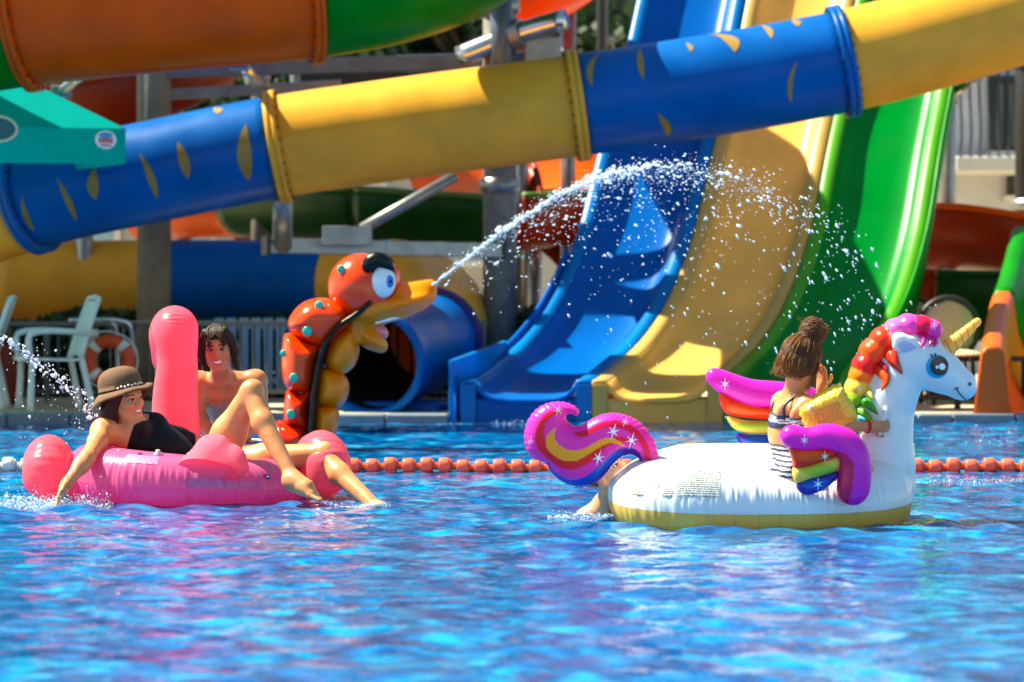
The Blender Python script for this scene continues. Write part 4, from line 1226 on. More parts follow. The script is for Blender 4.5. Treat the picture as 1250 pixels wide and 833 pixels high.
bands = [ # printed bands as closed pixel outlines, later ones on top
 (rgb(236,20,40), [(690,498),(670,502),(656,518),(654,540),(664,556),(690,572),(716,566),(736,548),(754,538),(772,541),(760,533),(744,534),(724,546),(706,556),(688,556),(672,546),(664,530),(668,512),(684,502)]),
 (rgb(225,16,70), [(700,528),(716,524),(734,515),(754,513),(772,520),(784,532),(792,548),(794,562),(788,562),(784,548),(774,532),(760,523),(744,520),(728,525),(712,533)]),
 (rgb(60,20,160), [(668,562),(678,578),(694,586),(712,583),(728,572),(742,556),(756,546),(772,546),(782,556),(786,570),(776,558),(762,556),(750,566),(738,580),(722,592),(704,595),(686,590),(672,578)]),
 (rgb(20,80,200), [(676,574),(692,584),(708,583),(722,575),(736,562),(750,552),(760,552),(748,562),(736,576),(722,587),(706,591),(690,588)]),
 (rgb(252,176,30), [(678,522),(668,530),(666,542),(672,552),(684,560),(700,562),(714,556),(728,547),(744,540),(762,544),(748,534),(732,536),(716,545),(704,549),(692,548),(682,542),(676,532)]),
]
bp_ = [(c, closed(tl_(p), 60)) for c, p in bands]
def tailcol(v):
    q = np.stack([v[:,0]-fr_t[0][0], v[:,2]-fr_t[0][2]], -1)
    c = np.tile(rgb(240,50,180), (len(v), 1))
    for col, pp in bp_: c[poly_sd(q, pp) < 0] = col
    return c
tail = S.build('tail', M_VC, uni, colfn=tailcol)
for (x, y, r_) in [(681,500,.034),(647,538,.028),(748,526,.044),(770,537,.042),(730,558,.042),(762,514,.028)]:
    star(tail, uP(x,y)-V(0,.0745,0), (0,-1,0), r_, spin=.3)

# wings: arm roll + feather rows; local frame u (along), w (up)
def wing(origin, U, W, arm, rows, parent, label=None, armr=.06, stars=(), vox=.0065):
    U = nrm(U); W = np.asarray(W, float); W = nrm(W-U*np.dot(U, W)); Nn = np.cross(U, W)
    T = lambda q: origin+U*q[0]+W*q[1]+(Nn*q[2] if len(q) > 2 else 0)
    pts = spline([V(*(list(a)+[0])[:3]) for a in arm], 22); rr = np.interp(np.linspace(0,1,22), np.linspace(0,1,len(armr)), armr)
    pw = np.array([T(p) for p in pts])
    S = SDF(pw.min(0)-.11, pw.max(0)+.11, vox); S.chain(pw, rr, k=.012)
    def acol(v):
        q = (v-pw[-1]); c = np.tile(rgb(226,36,196), (len(v),1))
        fine_ = spline(pw, 160); d = np.linalg.norm(v[:,None,:]-fine_[None], axis=2).argmin(1)
        tn = np.gradient(fine_, axis=0); tn /= np.linalg.norm(tn, axis=1)[:,None]; cr2 = np.cross(tn, Nn)
        sd2 = np.einsum('ij,ij->i', v-fine_[d], cr2[d]); sgn2 = -1 if np.dot(cr2[110], U) > 0 else 1
        c[(sd2*sgn2 > .012+.05*np.clip(1-(d-60)/50, 0, 1)) & (d > 60)] = rgb(206,12,90); return c
    wv = S.build('wing', M_VC, parent, colfn=acol, label=label)
    for poly, cols, rad, z in rows:
        pl2 = closed(np.array(poly), 60); pw2 = np.array([T(p) for p in pl2])
        S = SDF(pw2.min(0)-.08, pw2.max(0)+.08, vox)
        o_ = origin+Nn*z
        pillow(S, pl2, (o_, U, Nn, W), rad)
        def fc(v):
            q = np.stack([(v-o_)@U, (v-o_)@W], -1); d = poly_sd(q, pl2)
            c = np.tile(cols[0], (len(v),1)); cen = pl2.mean(0)
            dd = ((q[:,0]-cen[0])/(np.ptp(pl2[:,0])*.36))**2+((q[:,1]-cen[1])/(np.ptp(pl2[:,1])*.22))**2
            c[dd < 1] = cols[1]; return c
        S.build('feather_row', M_VC, wv, colfn=fc)
    for q, r_ in stars: star(wv, T(q)-Nn*0, -Nn if Nn[1] > 0 else Nn, r_, lift=.064 if len(q) < 3 else .004)
    return wv
# near wing: stands on the ring, sweeps back; frame in picture plane, slightly yawed
w0 = P(1000,560,12.98)
m_ = lambda x, y: ((x-1000)*12.98/FPX, (560-y)*12.98/FPX)
RED, REDD, LEM, LIM, IND, BLU2 = rgb(240,52,24), rgb(250,86,20), rgb(246,214,96), rgb(186,208,60), rgb(70,40,170), rgb(24,96,205)
wing(w0, V(1,-.04,0), V(0,-.04,1), [m_(966,533),m_(985,537),m_(1008,533),m_(1030,540),m_(1043,560),m_(1043,584),m_(1041,598)], [
    ([m_(964,545),m_(988,545),m_(1016,547),m_(1022,556),m_(1000,566),m_(972,573),m_(966,560)], (RED, REDD), .045, .0),
    ([m_(968,571),m_(990,566),m_(1022,557),m_(1027,566),m_(1020,576),m_(990,585),m_(972,590)], (LEM, LIM), .04, -.004),
    ([m_(972,590),m_(992,584),m_(1022,575),m_(1023,583),m_(1008,597),m_(988,605),m_(977,602)], (IND, BLU2), .036, -.008)],
    uni, 'pink rolled wing with rainbow feathers hanging over the near side', armr=[.052,.05,.056,.066,.07,.07], stars=[(m_(981,536),.03),((*m_(1006,556),.05),.028),((*m_(998,590),.04),.034)])
# far wing, raised behind the girl
w1 = P(915,500,13.95)
m2 = lambda x, y: ((x-915)*13.95/FPX, (500-y)*13.95/FPX)
wing(w1, V(1,.05,0), V(0,.03,1), [m2(872,460),m2(890,470),m2(915,480),m2(950,484),m2(985,490),m2(1000,520),m2(1000,545)], [
    ([m2(878,478),m2(900,487),m2(930,495),m2(965,498),m2(965,512),m2(930,512),m2(895,508),m2(882,500)], (RED, REDD), .05, 0.),
    ([m2(888,508),m2(910,513),m2(940,514),m2(965,514),m2(965,530),m2(930,530),m2(905,528),m2(892,520)], (LEM, LIM), .045, 0.),
    ([m2(898,529),m2(920,531),m2(945,531),m2(965,531),m2(965,548),m2(930,548),m2(910,545),m2(902,540)], (IND, BLU2), .04, 0.)],
    uni, 'pink wing with rainbow feathers raised on the far side behind the girl', armr=[.042,.055,.064,.068,.07,.07,.07], stars=[(m2(883,469),.034),((*m2(938,503),-.05),.03),((*m2(930,540),-.045),.04)])

# ------------------------------------------------------------------ flamingo float
FC = V(-1.655, 14.92, .105)
fla = thing('flamingo_float', 'hot pink flamingo pool float with upright neck carrying a reclining woman', 'pool float', V(FC[0], FC[1], -.06))
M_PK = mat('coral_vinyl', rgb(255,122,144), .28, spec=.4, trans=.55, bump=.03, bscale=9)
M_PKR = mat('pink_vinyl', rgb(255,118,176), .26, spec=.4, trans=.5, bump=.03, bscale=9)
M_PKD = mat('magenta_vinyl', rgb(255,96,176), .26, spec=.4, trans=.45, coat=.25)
FYAW = R(8)
def fla_deform(G):
    G = G.copy(); q = np.clip((G[...,0]-FC[0])/.6*.5+.5, 0, 1); dz = G[...,2]+.065
    G[...,2] = -.065+dz*(1.03-.30*q**1.3); return G
FA = (FC, FYAW, .61-.175, .60-.175, 2.15, .175, .17, fla_deform)
g, th = ring_surface(*FA, n=440, m=64, wr=.005, seed=9)
gf = grid_faces(440, 64, True, True); an = np.angle(np.exp(1j*th[gf[:,0] % 64]))
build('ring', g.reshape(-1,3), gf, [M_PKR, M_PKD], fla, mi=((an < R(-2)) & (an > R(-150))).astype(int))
build('ring_floor', *uvsphere(FC-V(0,0,.07), (.34,.33,.05), 28, 10), M_PKD, fla)
PRP = print_mat('pink_warning_print', rgb(255,104,168), rgb(140,50,80), 120, 9, .5)
ring_patch('printed_label', fla, FA, .745, .850, R(2), R(18), PRP)
PRQ = print_mat('pink_icon_print', rgb(255,128,182), rgb(40,30,60), 26, 3, .45)
ring_patch('printed_label', fla, FA, .655, .705, R(40), R(62), PRQ)
o = ring_disc(fla, FA, .862, R(26), .005, R(6), mat('print_navy', rgb(30,50,130), .35)); ring_disc(o, FA, .862, R(26), .003, R(2.5), M_WHITEP, 'printed_letter', .0045)
ring_disc(fla, FA, .672, R(68), .004, R(5), mat('print_navy'))
def fP(px, py, D): return P(px, py, D)
# neck and head (head bends away from the camera)
S = SDF(fP(170,560,15.2)-V(0,.1,.1), fP(255,370,15.2)+V(.05,.75,.1), .0085)
S.chain(spline([fP(216,560,15.42), fP(214,520,15.42), fP(214,480,15.42), fP(217,445,15.40), fP(216,420,15.40)], 12), np.interp(np.linspace(0,1,12),[0,.3,.6,.85,1],[.125,.115,.104,.090,.090]), k=.03)
S.chain(spline([fP(216,420,15.40), fP(214,403,15.42), fP(212,402,15.52), fP(208,410,15.64), fP(204,426,15.72), fP(200,446,15.76)], 12), np.interp(np.linspace(0,1,12),[0,.3,.6,1],[.095,.108,.105,.05]), k=.04)
def neck_disp(v):
    v = v.copy(); zt_ = v[:,2].max(); xc = fP(216,0,15.4)[0]
    m_ = np.exp(-((v[:,0]-xc)/.032)**2)*np.clip((v[:,2]-(zt_-.13))/.03, 0, 1)*(v[:,1] < 15.42)
    v[:,1] -= .0035*m_*np.sin(v[:,2]*300); return v
S.build('neck_and_head', M_PK, fla, disp=neck_disp)
# welded seam running up the back of the neck, and the air valve
sq = [fP(216+1.5*math.sin(i*.3), y, 15.4) for i, y in enumerate(range(400,552,8))]
gv, _ = ring_surface(*FA, s_range=(.70,.70,1), t_range=(R(74),R(74)), m=1); gv = gv[0,0]
build('valve', *lathe([(-.01,.024),(.006,.024),(.010,.012),(.022,.011),(.024,.004)], gv, V(0,-.3,1), 16), mat('clear_pink', rgb(255,170,190), .2), fla)
S = SDF(fP(185,500,15.7)-V(.05,.1,.05), fP(220,420,15.8)+V(.05,.1,.05), .0085)
S.chain([fP(200,446,15.76), fP(199,456,15.78), fP(200,466,15.77)], [.05,.04,.02], k=.02); S.build('beak', mat('black_vinyl', rgb(24,22,24), .3), fla)
# heart shaped tail at the back (towards the camera)
tp = lambda x, y: ((x-262)*14.5/FPX, (560-y)*14.5/FPX)
ta_ = closed(np.array([tp(218,572),tp(222,560),tp(234,549),tp(242,538),tp(252,531),tp(264,530),tp(274,533),(tp(281,541)),tp(290,544),tp(298,552),tp(302,564),tp(302,578),tp(280,584),tp(240,582)]), 90)
S = SDF(fP(205,590,14.5)-V(0,.14,.02), fP(318,515,14.5)+V(0,.14,.02), .006)
pillow(S, ta_, (fP(262,560,14.36), V(1,0,0), V(0,1,0), V(0,0,1)), .085, puck=.0035, pn=52); S.build('tail', M_PK, fla)
# side wings
def fwing(c, sz, yaw, label, k=1):
    S = SDF(c-V(.3,.36,.25), c+V(.3,.36,.3), .009)
    Rm = rot((0,0,1), yaw)
    S.ell(c, (sz[0],sz[1],sz[2]), M=Rm, k=.03)
    S.ell(c+Rm@V(0,-.12,-.03), (sz[0]*.96,sz[1]*.6,sz[2]*.85), M=Rm@rot((1,0,0), R(25)), k=.015)
    S.ell(c+Rm@V(0,.14,-.04), (sz[0]*.9,sz[1]*.55,sz[2]*.7), M=Rm, k=.015)
    def dsp(v):
        q = (v-c)@Rm; a = np.arctan2(q[:,2], q[:,1])
        w = 1+.018*np.sin(a*9)+.010*np.sin(a*31)*np.exp(-(q[:,0]/.05)**2)
        return c+(q*w[:,None])@Rm.T
    o = S.build('wing', M_PK, fla, disp=dsp, label=label); return o
fwing(fP(59,568,14.75), (.125,.24,.15), R(4), 'rounded wing lobe by the hat wearer\'s hand')
fwing(fP(392,563,15.0), (.135,.25,.155), R(16), 'rounded wing lobe under the outstretched leg')
# ------------------------------------------------------------------ statue: orange bird-headed caterpillar that spouts water
SD = 19.6
sP = lambda x, y, dy=0.: P(x, y, SD)+V(0,dy,0)
KS = SD/FPX
st = thing('spouting_statue', 'orange and yellow cartoon duck-billed caterpillar statue spouting water from its bill', 'statue', V(sP(375,540)[0], SD, -.3))
M_SO = mat('statue_orange', rgb(236,62,8), .18, spec=.4, var=.06, vscale=5, coat=.25)
M_SR = mat('statue_red', rgb(216,40,8), .18, spec=.4, var=.06, vscale=5, coat=.25)
M_SY = mat('statue_yellow', rgb(255,140,0), .28, trans=.22, spec=.35, var=.08, vscale=5, coat=.15)
M_SK = mat('statue_black', rgb(12,11,11), .3, spec=.3)
M_ST = mat('statue_teal', rgb(28,176,150), .3, coat=.4)
M_SW = mat('statue_white', rgb(232,232,236), .2, coat=.5)
def seg(name, m, poly, rad, dep, label=None, vox=.012):
    q = np.array([((x-400)*KS, (430-y)*KS) for x, y in poly]); pl2 = closed(q, 60)
    o_ = sP(400,430)
    pw = np.array([o_+V(a,0,b_) for a, b_ in pl2])
    S = SDF(pw.min(0)-V(.03,dep+.05,.03), pw.max(0)+V(.03,dep+.05,.03), vox)
    pillow(S, pl2, (o_, V(1,0,0), V(0,1,0), V(0,0,1)), rad, thick=dep/rad)
    return S.build(name, m, st, label=label)
b1 = [(352,392),(366,372),(386,364),(408,366),(424,376),(430,392),(418,406),(400,424),(380,420),(358,408)]
b2 = [(346,412),(356,407),(378,418),(394,424),(388,446),(384,474),(366,479),(350,474),(344,450)]
b3 = [(350,477),(366,480),(383,476),(381,500),(380,524),(362,520),(347,515)]
b4 = [(338,514),(352,516),(378,524),(378,560),(374,610),(330,610),(326,560),(330,530)]
for bseg, m in ((b1,M_SO),(b2,M_SO),(b3,M_SR),(b4,M_SR)): seg('back_segment', m, bseg, .13, .24)
y1 = [(404,424),(424,400),(436,412),(440,428),(434,448),(416,458),(396,448),(394,438)]
y1 = [(396,440),(402,420),(418,404),(432,402),(438,416),(438,434),(430,450),(414,458),(400,450)]
y2 = [(390,452),(402,448),(418,456),(426,468),(424,486),(414,497),(396,496),(386,492),(386,470)]
y3 = [(386,497),(400,494),(412,498),(414,512),(410,530),(402,540),(386,534),(382,518)]
y4 = [(384,536),(404,538),(410,552),(408,606),(380,606)]
for q in (y1,y2,y3,y4): seg('belly_segment', M_SY, q, .12, .21)
# black seam between back and belly
sm = spline([sP(455,368),sP(436,384),sP(416,398),sP(400,418),sP(391,445),sP(386,475),sP(383,505),sP(381,560)], 30)
for sgn in (-1, 1): build('seam_band', *tube(sm+V(0,sgn*.212,0), .017, 8), M_SK, st)
MBq = MB()
for i in range(29): MBq.bar(sm[i], sm[i+1], .40, .05, up=(0,1,0)) if False else MBq.hull8([sm[i]+V(-.02,-.2,0),sm[i+1]+V(-.02,-.2,0),sm[i+1]+V(-.02,.2,0),sm[i]+V(-.02,.2,0),sm[i]+V(.02,-.2,0),sm[i+1]+V(.02,-.2,0),sm[i+1]+V(.02,.2,0),sm[i]+V(.02,.2,0)])
MBq.build('seam_core', M_SK, st)
# head
S = SDF(sP(395,390)-V(0,.32,0), sP(500,300)+V(0,.32,0), .011)
S.ell(sP(441,351), (.222,.225,.228), k=.03); S.ell(sP(455,368), (.17,.19,.14), k=.08); S.ell(sP(466,342), (.13,.2,.15), k=.06)
S.build('head', M_SO, st)
S = SDF(sP(430,420)-V(0,.3,0), sP(540,330)+V(0,.3,0), .009)
S.ell(sP(456,378), (.175,.215,.105), M=rot((0,1,0), R(-20)), k=.03)
S.chain([sP(462,374), sP(486,368), sP(508,362), sP(520,355), sP(527,348)], [.125,.115,.092,.066,.032], k=.04)
S.ell(sP(496,369), (.19,.19,.06), M=rot((0,1,0), R(-14)), k=.05)
S.chain([sP(440,392), sP(432,406)], [.13,.12], k=.05)
S.build('upper_bill', M_SY, st)
S = SDF(sP(408,450)-V(0,.28,0), sP(495,370)+V(0,.28,0), .009)
S.chain([sP(438,400), sP(454,413), sP(465,423)], [.10,.07,.042], k=.04); S.ell(sP(453,413), (.115,.125,.05), M=rot((0,1,0), R(36)), k=.04)
S.build('lower_bill', M_SY, st)
S = SDF(sP(445,420)-V(0,.2,0), sP(490,380)+V(0,.2,0), .009)
S.ell(sP(463,404), (.07,.075,.045), M=rot((0,1,0), R(35)), k=.02); S.build('tongue', mat('tongue_pink', rgb(230,110,110), .25, coat=.5), st)
MB().hull8([sP(459,396,-.13),sP(488,389,-.07),sP(488,389,.07),sP(459,396,.13),sP(459,388,-.13),sP(488,380,-.07),sP(488,380,.07),sP(459,388,.13)]).build('teeth', M_SW, st, bevel=.008)
# eyes
for sgn in (-1, 1):
    S = SDF(sP(445,370)-V(0,.4,0), sP(495,315)+V(0,.4,0), .009)
    S.ell(sP(466,345,sgn*.135), (.105,.09,.128), k=.01); S.build('eye_rim', M_SK, st)
    ev, ef = uvsphere(sP(469,344.5,sgn*.172), (.086,.075,.108), 30, 18)
    e = build('eye', ev, ef, M_SW, st)
    build('iris', *uvsphere(sP(477,344,sgn*.226), (.034,.022,.042), 20, 12), mat('iris_blue', rgb(20,130,210), .2, coat=.6), e)
    build('pupil', *uvsphere(sP(478.5,344,sgn*.244), (.012,.008,.015), 14, 8), M_SK, e)
    S = SDF(sP(440,345)-V(0,.4,0), sP(490,305)+V(0,.4,0), .009)
    S.chain(spline([sP(450,331,sgn*.17), sP(453,322,sgn*.19), sP(463,317,sgn*.19), sP(474,323,sgn*.19), sP(480,332,sgn*.16)], 10), [.03,.042,.048,.05,.05,.048,.044,.038,.03,.022], k=.01)
    S.build('eyebrow', M_SK, st)
# teal dots, pressed on the side
def spot(x, y, r_, dy):
    S_ = uvsphere(sP(x,y,dy), (r_*KS,.012,r_*KS*1.05), 18, 8); build('spot', *S_, M_ST, st)
for (x, y, r_, dy) in [(418,329,5,-.165),(392,373,5.5,-.2),(378,404,6,-.236),(348,431,4,-.16),(362,460,5.5,-.236),(358,504,5.5,-.234),(372,560,5,-.236)]:
    spot(x, y, r_, dy); spot(x, y, r_, -dy)
build('nozzle', *lathe([(0,.012),(.05,.016),(.055,.010)], sP(524,352), nrm(V(.8,0,.55)), 12), M_SK, st)
build('plinth', *lathe([(0,.34),(.05,.34),(.26,.30),(.30,.26)], V(sP(366,540)[0], SD, -.32), (0,0,1), 30), M_SR, st)
# ------------------------------------------------------------------ people
M_SKIN = mat('skin', rough=.38, vcol=True, sss=.12, spec=.5, bump=.06, bscale=130, var=.12, vscale=16, rvar=.14)
M_EYE = mat('eye_surface', rough=.1, vcol=True, coat=.6)
def head_frame(fwd, up):
    f = nrm(fwd); r_ = nrm(np.cross(f, up)); u = np.cross(r_, f)
    return np.stack([r_, f, u], 1)            # columns: right, forward, up
def put_head(S, hc, H, s=1., smile=1., k=1.):
    T = lambda x, y, z: hc+s*(H@V(x, y, z))
    E = lambda c, r_, kk=.02, op='add', M=None: S.ell(T(*c), np.array(r_)*s, M=H if M is None else H@M, k=kk*s, op=op)
    C = lambda a, b_, ra, rb, kk=.02, op='add': S.cone(T(*a), T(*b_), ra*s, rb*s, kk*s, op)
    E((0,-.014,.032), (.073,.094,.083), .02)
    E((0,.020,-.028), (.060,.066,.080), .03)
    for g_ in (-1, 1):
        C((.052*g_,-.008,-.04), (.016*g_,.056,-.094), .022, .019, .03)
        E((.035*g_,.060,-.022), (.024,.024,.022), .025)
        E((.076*g_,-.012,-.006), (.010,.022,.032), .008)
        E((.032*g_,.103,.007), (.017,.020,.013), .014, 'sub')
    C((-.03,.070,.030), (.03,.070,.030), .017, .017, .025)
    C((0,.080,.018), (0,.101,-.022), .0085, .0125, .014)
    for g_ in (-1, 1): E((.0115*g_,.092,-.027), (.009,.010,.008), .01)
    C((0,.060,-.098), (0,.058,-.092), .020, .022, .02)
    # lips: two bowed bars with a parted smile
    for z0, rr in ((-.049,.0062),(-.069,.0075)):
        pts = [(x, .084-14*x*x, z0+(7.5*x*x*smile if z0 < -.06 else 6.5*x*x*smile)) for x in (-.026,-.014,0,.014,.026)]
        for a, b_ in zip(pts[:-1], pts[1:]): C(a, b_, rr, rr, .008)
def head_color(v, hc, H, s, skin, lip, brow, hairc, smile=1., teeth=True):
    q = ((v-hc)@H)/s
    c = np.tile(skin, (len(v), 1)).astype(float)
    near = np.linalg.norm(q, axis=1) < .16
    x, y, z = q[:,0], q[:,1], q[:,2]
    front = near & (y > .035)
    # flushed cheeks
    cheek = front & (((np.abs(x)-.038)/.022)**2+((z+.028)/.018)**2 < 1)
    c[cheek] = c[cheek]*np.array([1.04,.84,.80])
    mz = -.059+7*x*x*smile
    m_ = front & (np.abs(x) < .030) & (np.abs(z-mz) < .0135*(1-(x/.034)**2)) & (y > .045); c[m_] = lip
    if teeth:
        m_ = front & (np.abs(x) < .0235) & (np.abs(z-mz-.0015) < .0062*(1-(x/.027)**2)) & (y > .045); c[m_] = rgb(240,236,226)
    ax_ = np.abs(x)
    bz = .030-.18*(ax_-.034)**2*20
    m_ = front & (ax_ > .012) & (ax_ < .054) & (np.abs(z-bz) < .0034); c[m_] = np.array(brow)*1.5
    # eye opening and lashes
    e_ = front & (((ax_-.032)/.0165)**2+((z-.0075)/.0080)**2 < 1); c[e_] = np.array(brow)*.6
    return c
def put_eyes(parent, hc, H, s, iris):
    for g_ in (-1, 1):
        c0 = hc+s*(H@V(.0315*g_,.0735,.0065))
        v, f = uvsphere(c0, .0118*s, 22, 14, Rm=H)
        q = (v-c0)@H/s
        c = np.tile(rgb(226,220,214), (len(v),1)); d = np.hypot(q[:,0], q[:,2])
        m_ = (q[:,1] > 0) & (d < .0068); c[m_] = iris; m_ = (q[:,1] > 0) & (d < .0030); c[m_] = (.005,.004,.004)
        m_ = np.abs(q[:,2]) > .0050; c[m_] = (.02,.012,.01)
        build('eye', v, f, M_EYE, parent, col=c)
def put_hand(S, w, d, nrmv, s=1., curl=.5, side=1, spread=.12):
    """w wrist, d hand direction, nrmv palm normal (palm faces it), side=+1 thumb on cross(d,n)"""
    d = nrm(d); n = nrm(np.asarray(nrmv)-d*np.dot(nrmv, d)); c = np.cross(d, n)*side
    S.cone(w, w+d*.03*s, .026*s, .028*s, .02)
    for o_ in (-.024,-.008,.008,.024): S.cone(w+d*.02*s+c*o_*.7*s, w+d*.085*s+c*o_*1.1*s, .016*s, .0135*s, .012)
    ln = [.070,.080,.075,.058]
    for i, o_ in enumerate((.029,.010,-.010,-.028)):
        p = w+d*.088*s+c*o_*s; dr = nrm(d+c*o_*spread*10); rr = .0095*s*(1 if i < 3 else .9)
        a = 0
        for q, fr in enumerate((.45,.3,.25)):
            a += curl*(.55 if q == 0 else .75)
            dd = dr*math.cos(a)+n*math.sin(a); p2 = p+dd*ln[i]*fr*s
            S.cone(p, p2, rr*(1-.1*q), rr*(.9-.1*q), .004); p = p2
    p = w+d*.025*s+c*.026*s; 
    for fr, k1, k2 in ((.042,.75,.25),(.032,.45,.55),(.026,.25,.7)):
        dd = nrm(d*(1-k1*.5)+c*k1+n*k2*curl); p2 = p+dd*fr*s; S.cone(p, p2, .0125*s, .0105*s, .006); p = p2
def put_foot(S, an, heel, toe, up, s=1.):
    d = nrm(np.asarray(toe)-heel); u = nrm(np.asarray(up)-d*np.dot(up, d)); c = np.cross(d, u)
    L_ = np.linalg.norm(np.asarray(toe)-heel)
    S.cone(an, heel+u*.03*s, .038*s, .034*s, .03); S.cone(heel+u*.02*s, heel+d*L_*.45+u*.028*s, .032*s, .032*s, .03)
    S.cone(an, heel+d*L_*.5+u*.035*s, .036*s, .030*s, .04)
    ball = heel+d*L_*.70
    for o_ in (-.024,-.008,.01,.026): S.cone(heel+d*L_*.4+u*.02*s+c*o_*.5*s, ball+u*.012*s+c*o_*s, .026*s, .018*s, .02)
    for i, o_ in enumerate((.032,.014,0,-.013,-.026)):
        rr = .0125 if i == 0 else .0088
        st_ = ball+u*.010*s+c*o_*s; en = heel+d*L_*(1.-.035*i)+u*.008*s+c*o_*1.05*s
        S.cone(st_, en, rr*s, rr*.9*s, .005)
def limb(S, a, b_, r0, r1, r2, k=.03, mid=.35, bul=None):
    a = np.asarray(a); b_ = np.asarray(b_); m_ = a+(b_-a)*mid
    if bul is not None: m_ = m_+np.asarray(bul)
    S.cone(a, m_, r0, r1, k); S.cone(m_, b_, r1, r2, k)
def torso(S, nk, pel, shL, shR, hpL, hpR, front, s=1., bust=0., male=False, bend=None):
    sh = (np.asarray(shL)+shR)/2; ax_ = nrm(nk-pel); rt = nrm(np.asarray(shR)-shL)
    hips = (np.asarray(hpL)+hpR)/2; hr = nrm(np.asarray(hpR)-hpL)
    fr = nrm(np.asarray(front)-ax_*np.dot(front, ax_))
    mid = bend if bend is not None else (sh*.45+hips*.55)
    up1 = nrm(sh-mid); up2 = nrm(mid-hips)
    def fm(r_, u): r_ = nrm(r_-u*np.dot(r_, u)); f_ = np.cross(u, r_); return np.stack([r_, f_, u], 1)
    M1, M2 = fm(rt, up1), fm(hr, up2)
    rc = sh+(mid-sh)*.42
    S.ell(rc, (.142*s,.098*s,.17*s), M=M1, k=.05)
    S.ell(sh+(mid-sh)*.12, (.15*s,.075*s,.08*s), M=M1, k=.05)
    S.ell(mid, ((.115 if not male else .125)*s,.085*s,.12*s), M=M2, k=.06)
    S.ell(hips+up2*.02, ((.155 if not male else .145)*s,.105*s,.105*s), M=M2, k=.06)
    for q in (shL, shR):
        S.cone(nk, q, .042*s, .05*s, .05); S.ball(q, .056*s, .04)
        S.cone(rc, q, .07*s, .05*s, .05)
    if bust:
        for g_ in (-1, 1): S.ell(rc+up1*.01*s+fr*.085*s+nrm(rt)*.066*s*g_, (.062*bust,.056*bust,.060*bust), M=M1, k=.04)
    if male:
        for g_ in (-1, 1): S.ell(rc+up1*.06*s+fr*.07*s+nrm(rt)*.06*s*g_, (.07*s,.035*s,.05*s), M=M1, k=.03)
    return rc, mid, hips, M1, M2
def tubes_mesh(paths, r0, r1, n=4):
    V_, F_ = [], []; k = 0
    for p in paths:
        v, f = tube(p, np.linspace(r0, r1, len(p)), n, cap=False); V_.append(v); F_ += [tuple(i+k for i in q) for q in f]; k += len(v)
    return np.concatenate(V_), np.array(F_)

# ---------- woman reclining on the flamingo
wo = thing('person', 'woman in brown hat and black swimsuit reclining on the pink float, one knee raised', 'person', V(-1.66, 14.85, .1))
SKW = rgb(220,142,88)
hcW = P(153,489,14.76); HW = head_frame(V(.76,-.64,.06), V(-.26,.0,.96))
nkW = P(146,521,14.86)
shR_, shL_ = P(127,527,14.70), P(184,520,15.0)
pelW = P(262,566,14.86)
hpR_, hpL_ = P(258,571,14.73), P(272,568,14.98)
knR, anR = P(307,478,14.62), P(360,588,14.36)
knL, anL = P(394,554,14.84), P(464,624,14.50)
elR, wrR = P(106,560,14.44), P(82,590,14.30)
elL, wrL = P(208,530,15.22), P(246,540,15.30)
lo = np.min([hcW-.2, wrR-.2, anR-.2, P(74,622,14.3)-.03], 0); hi = np.max([anL+.2, elL+.2, wrL+.2, knR+.12, hcW+.2], 0)
FNW = [(hcW-V(.10,.11,.12), hcW+V(.10,.12,.05)), (anR+V(.03,-.14,-.11), anR+V(.17,-.02,-.01)), (wrR+V(-.10,-.10,-.14), wrR+V(.02,.03,-.02))]
def body_woman(vox=.0075):
    S = SDF(lo, hi, vox, FNW, .0036)
    s = 1.06
    rc, mid, hips, M1, M2 = torso(S, nkW, pelW, shL_, shR_, hpL_, hpR_, V(.2,-.62,.75), s*.96, bust=.84, bend=P(206,548,14.85))
    put_head(S, hcW, HW, .98)
    S.cone(hcW+HW@V(0,-.015,-.06), nkW, .050, .054, .03)
    limb(S, shR_, elR, .050, .047, .036); limb(S, elR, wrR, .037, .038, .026, mid=.3)
    limb(S, shL_, elL, .050, .045, .036); limb(S, elL, wrL, .037, .037, .026, mid=.3)
    put_hand(S, wrR, nrm(wrR-elR)+V(0,0,-.2), V(.8,.4,.2), 1., .25, 1)
    put_hand(S, wrL, nrm(wrL-elL)+V(0,0,-.2), V(0,.2,-1), 1., .4, -1)
    limb(S, hpR_, knR, .092, .080, .052, mid=.45, k=.05); limb(S, knR, anR, .051, .053, .031, mid=.32, bul=V(-.012,0,-.012))
    limb(S, hpL_, knL, .092, .078, .052, mid=.45, k=.05); limb(S, knL, anL, .051, .052, .031, mid=.32, bul=V(-.005,0,-.012))
    S.ball(knR+V(.012,0,.008), .044, .03); S.ball(knL+V(.01,-.01,.01), .044, .03)
    hr_ = anR+V(-.035,.01,-.02); put_foot(S, anR, hr_, hr_+nrm(P(400,612,14.27)-P(362,594,14.36))*.215, V(.35,-.1,.9), 1.)
    hl_ = anL+V(.0,0,-.03); put_foot(S, anL, hl_, hl_+nrm(V(.75,-.2,-.5))*.23, V(.5,-.1,.8), 1.)
    S.ell(hips-V(.02,0,.05), (.16,.14,.09), k=.05)
    return S, rc, mid, hips, M1, M2
S, rcW, midW, hipsW, M1W, M2W = body_woman()
bodyW = S.v.copy()
def wcol(v):
    c = head_color(v, hcW, HW, .98, SKW, rgb(190,70,66), rgb(40,24,20), None)
    n_ = np.sin(v[:,0]*41)*np.sin(v[:,2]*37+1)*np.sin(v[:,1]*45+2); return c*(1+.05*n_)[:,None]
wb = S.build('body', M_SKIN, wo, colfn=wcol)
put_eyes(wo, hcW, HW, .98, rgb(70,44,26))
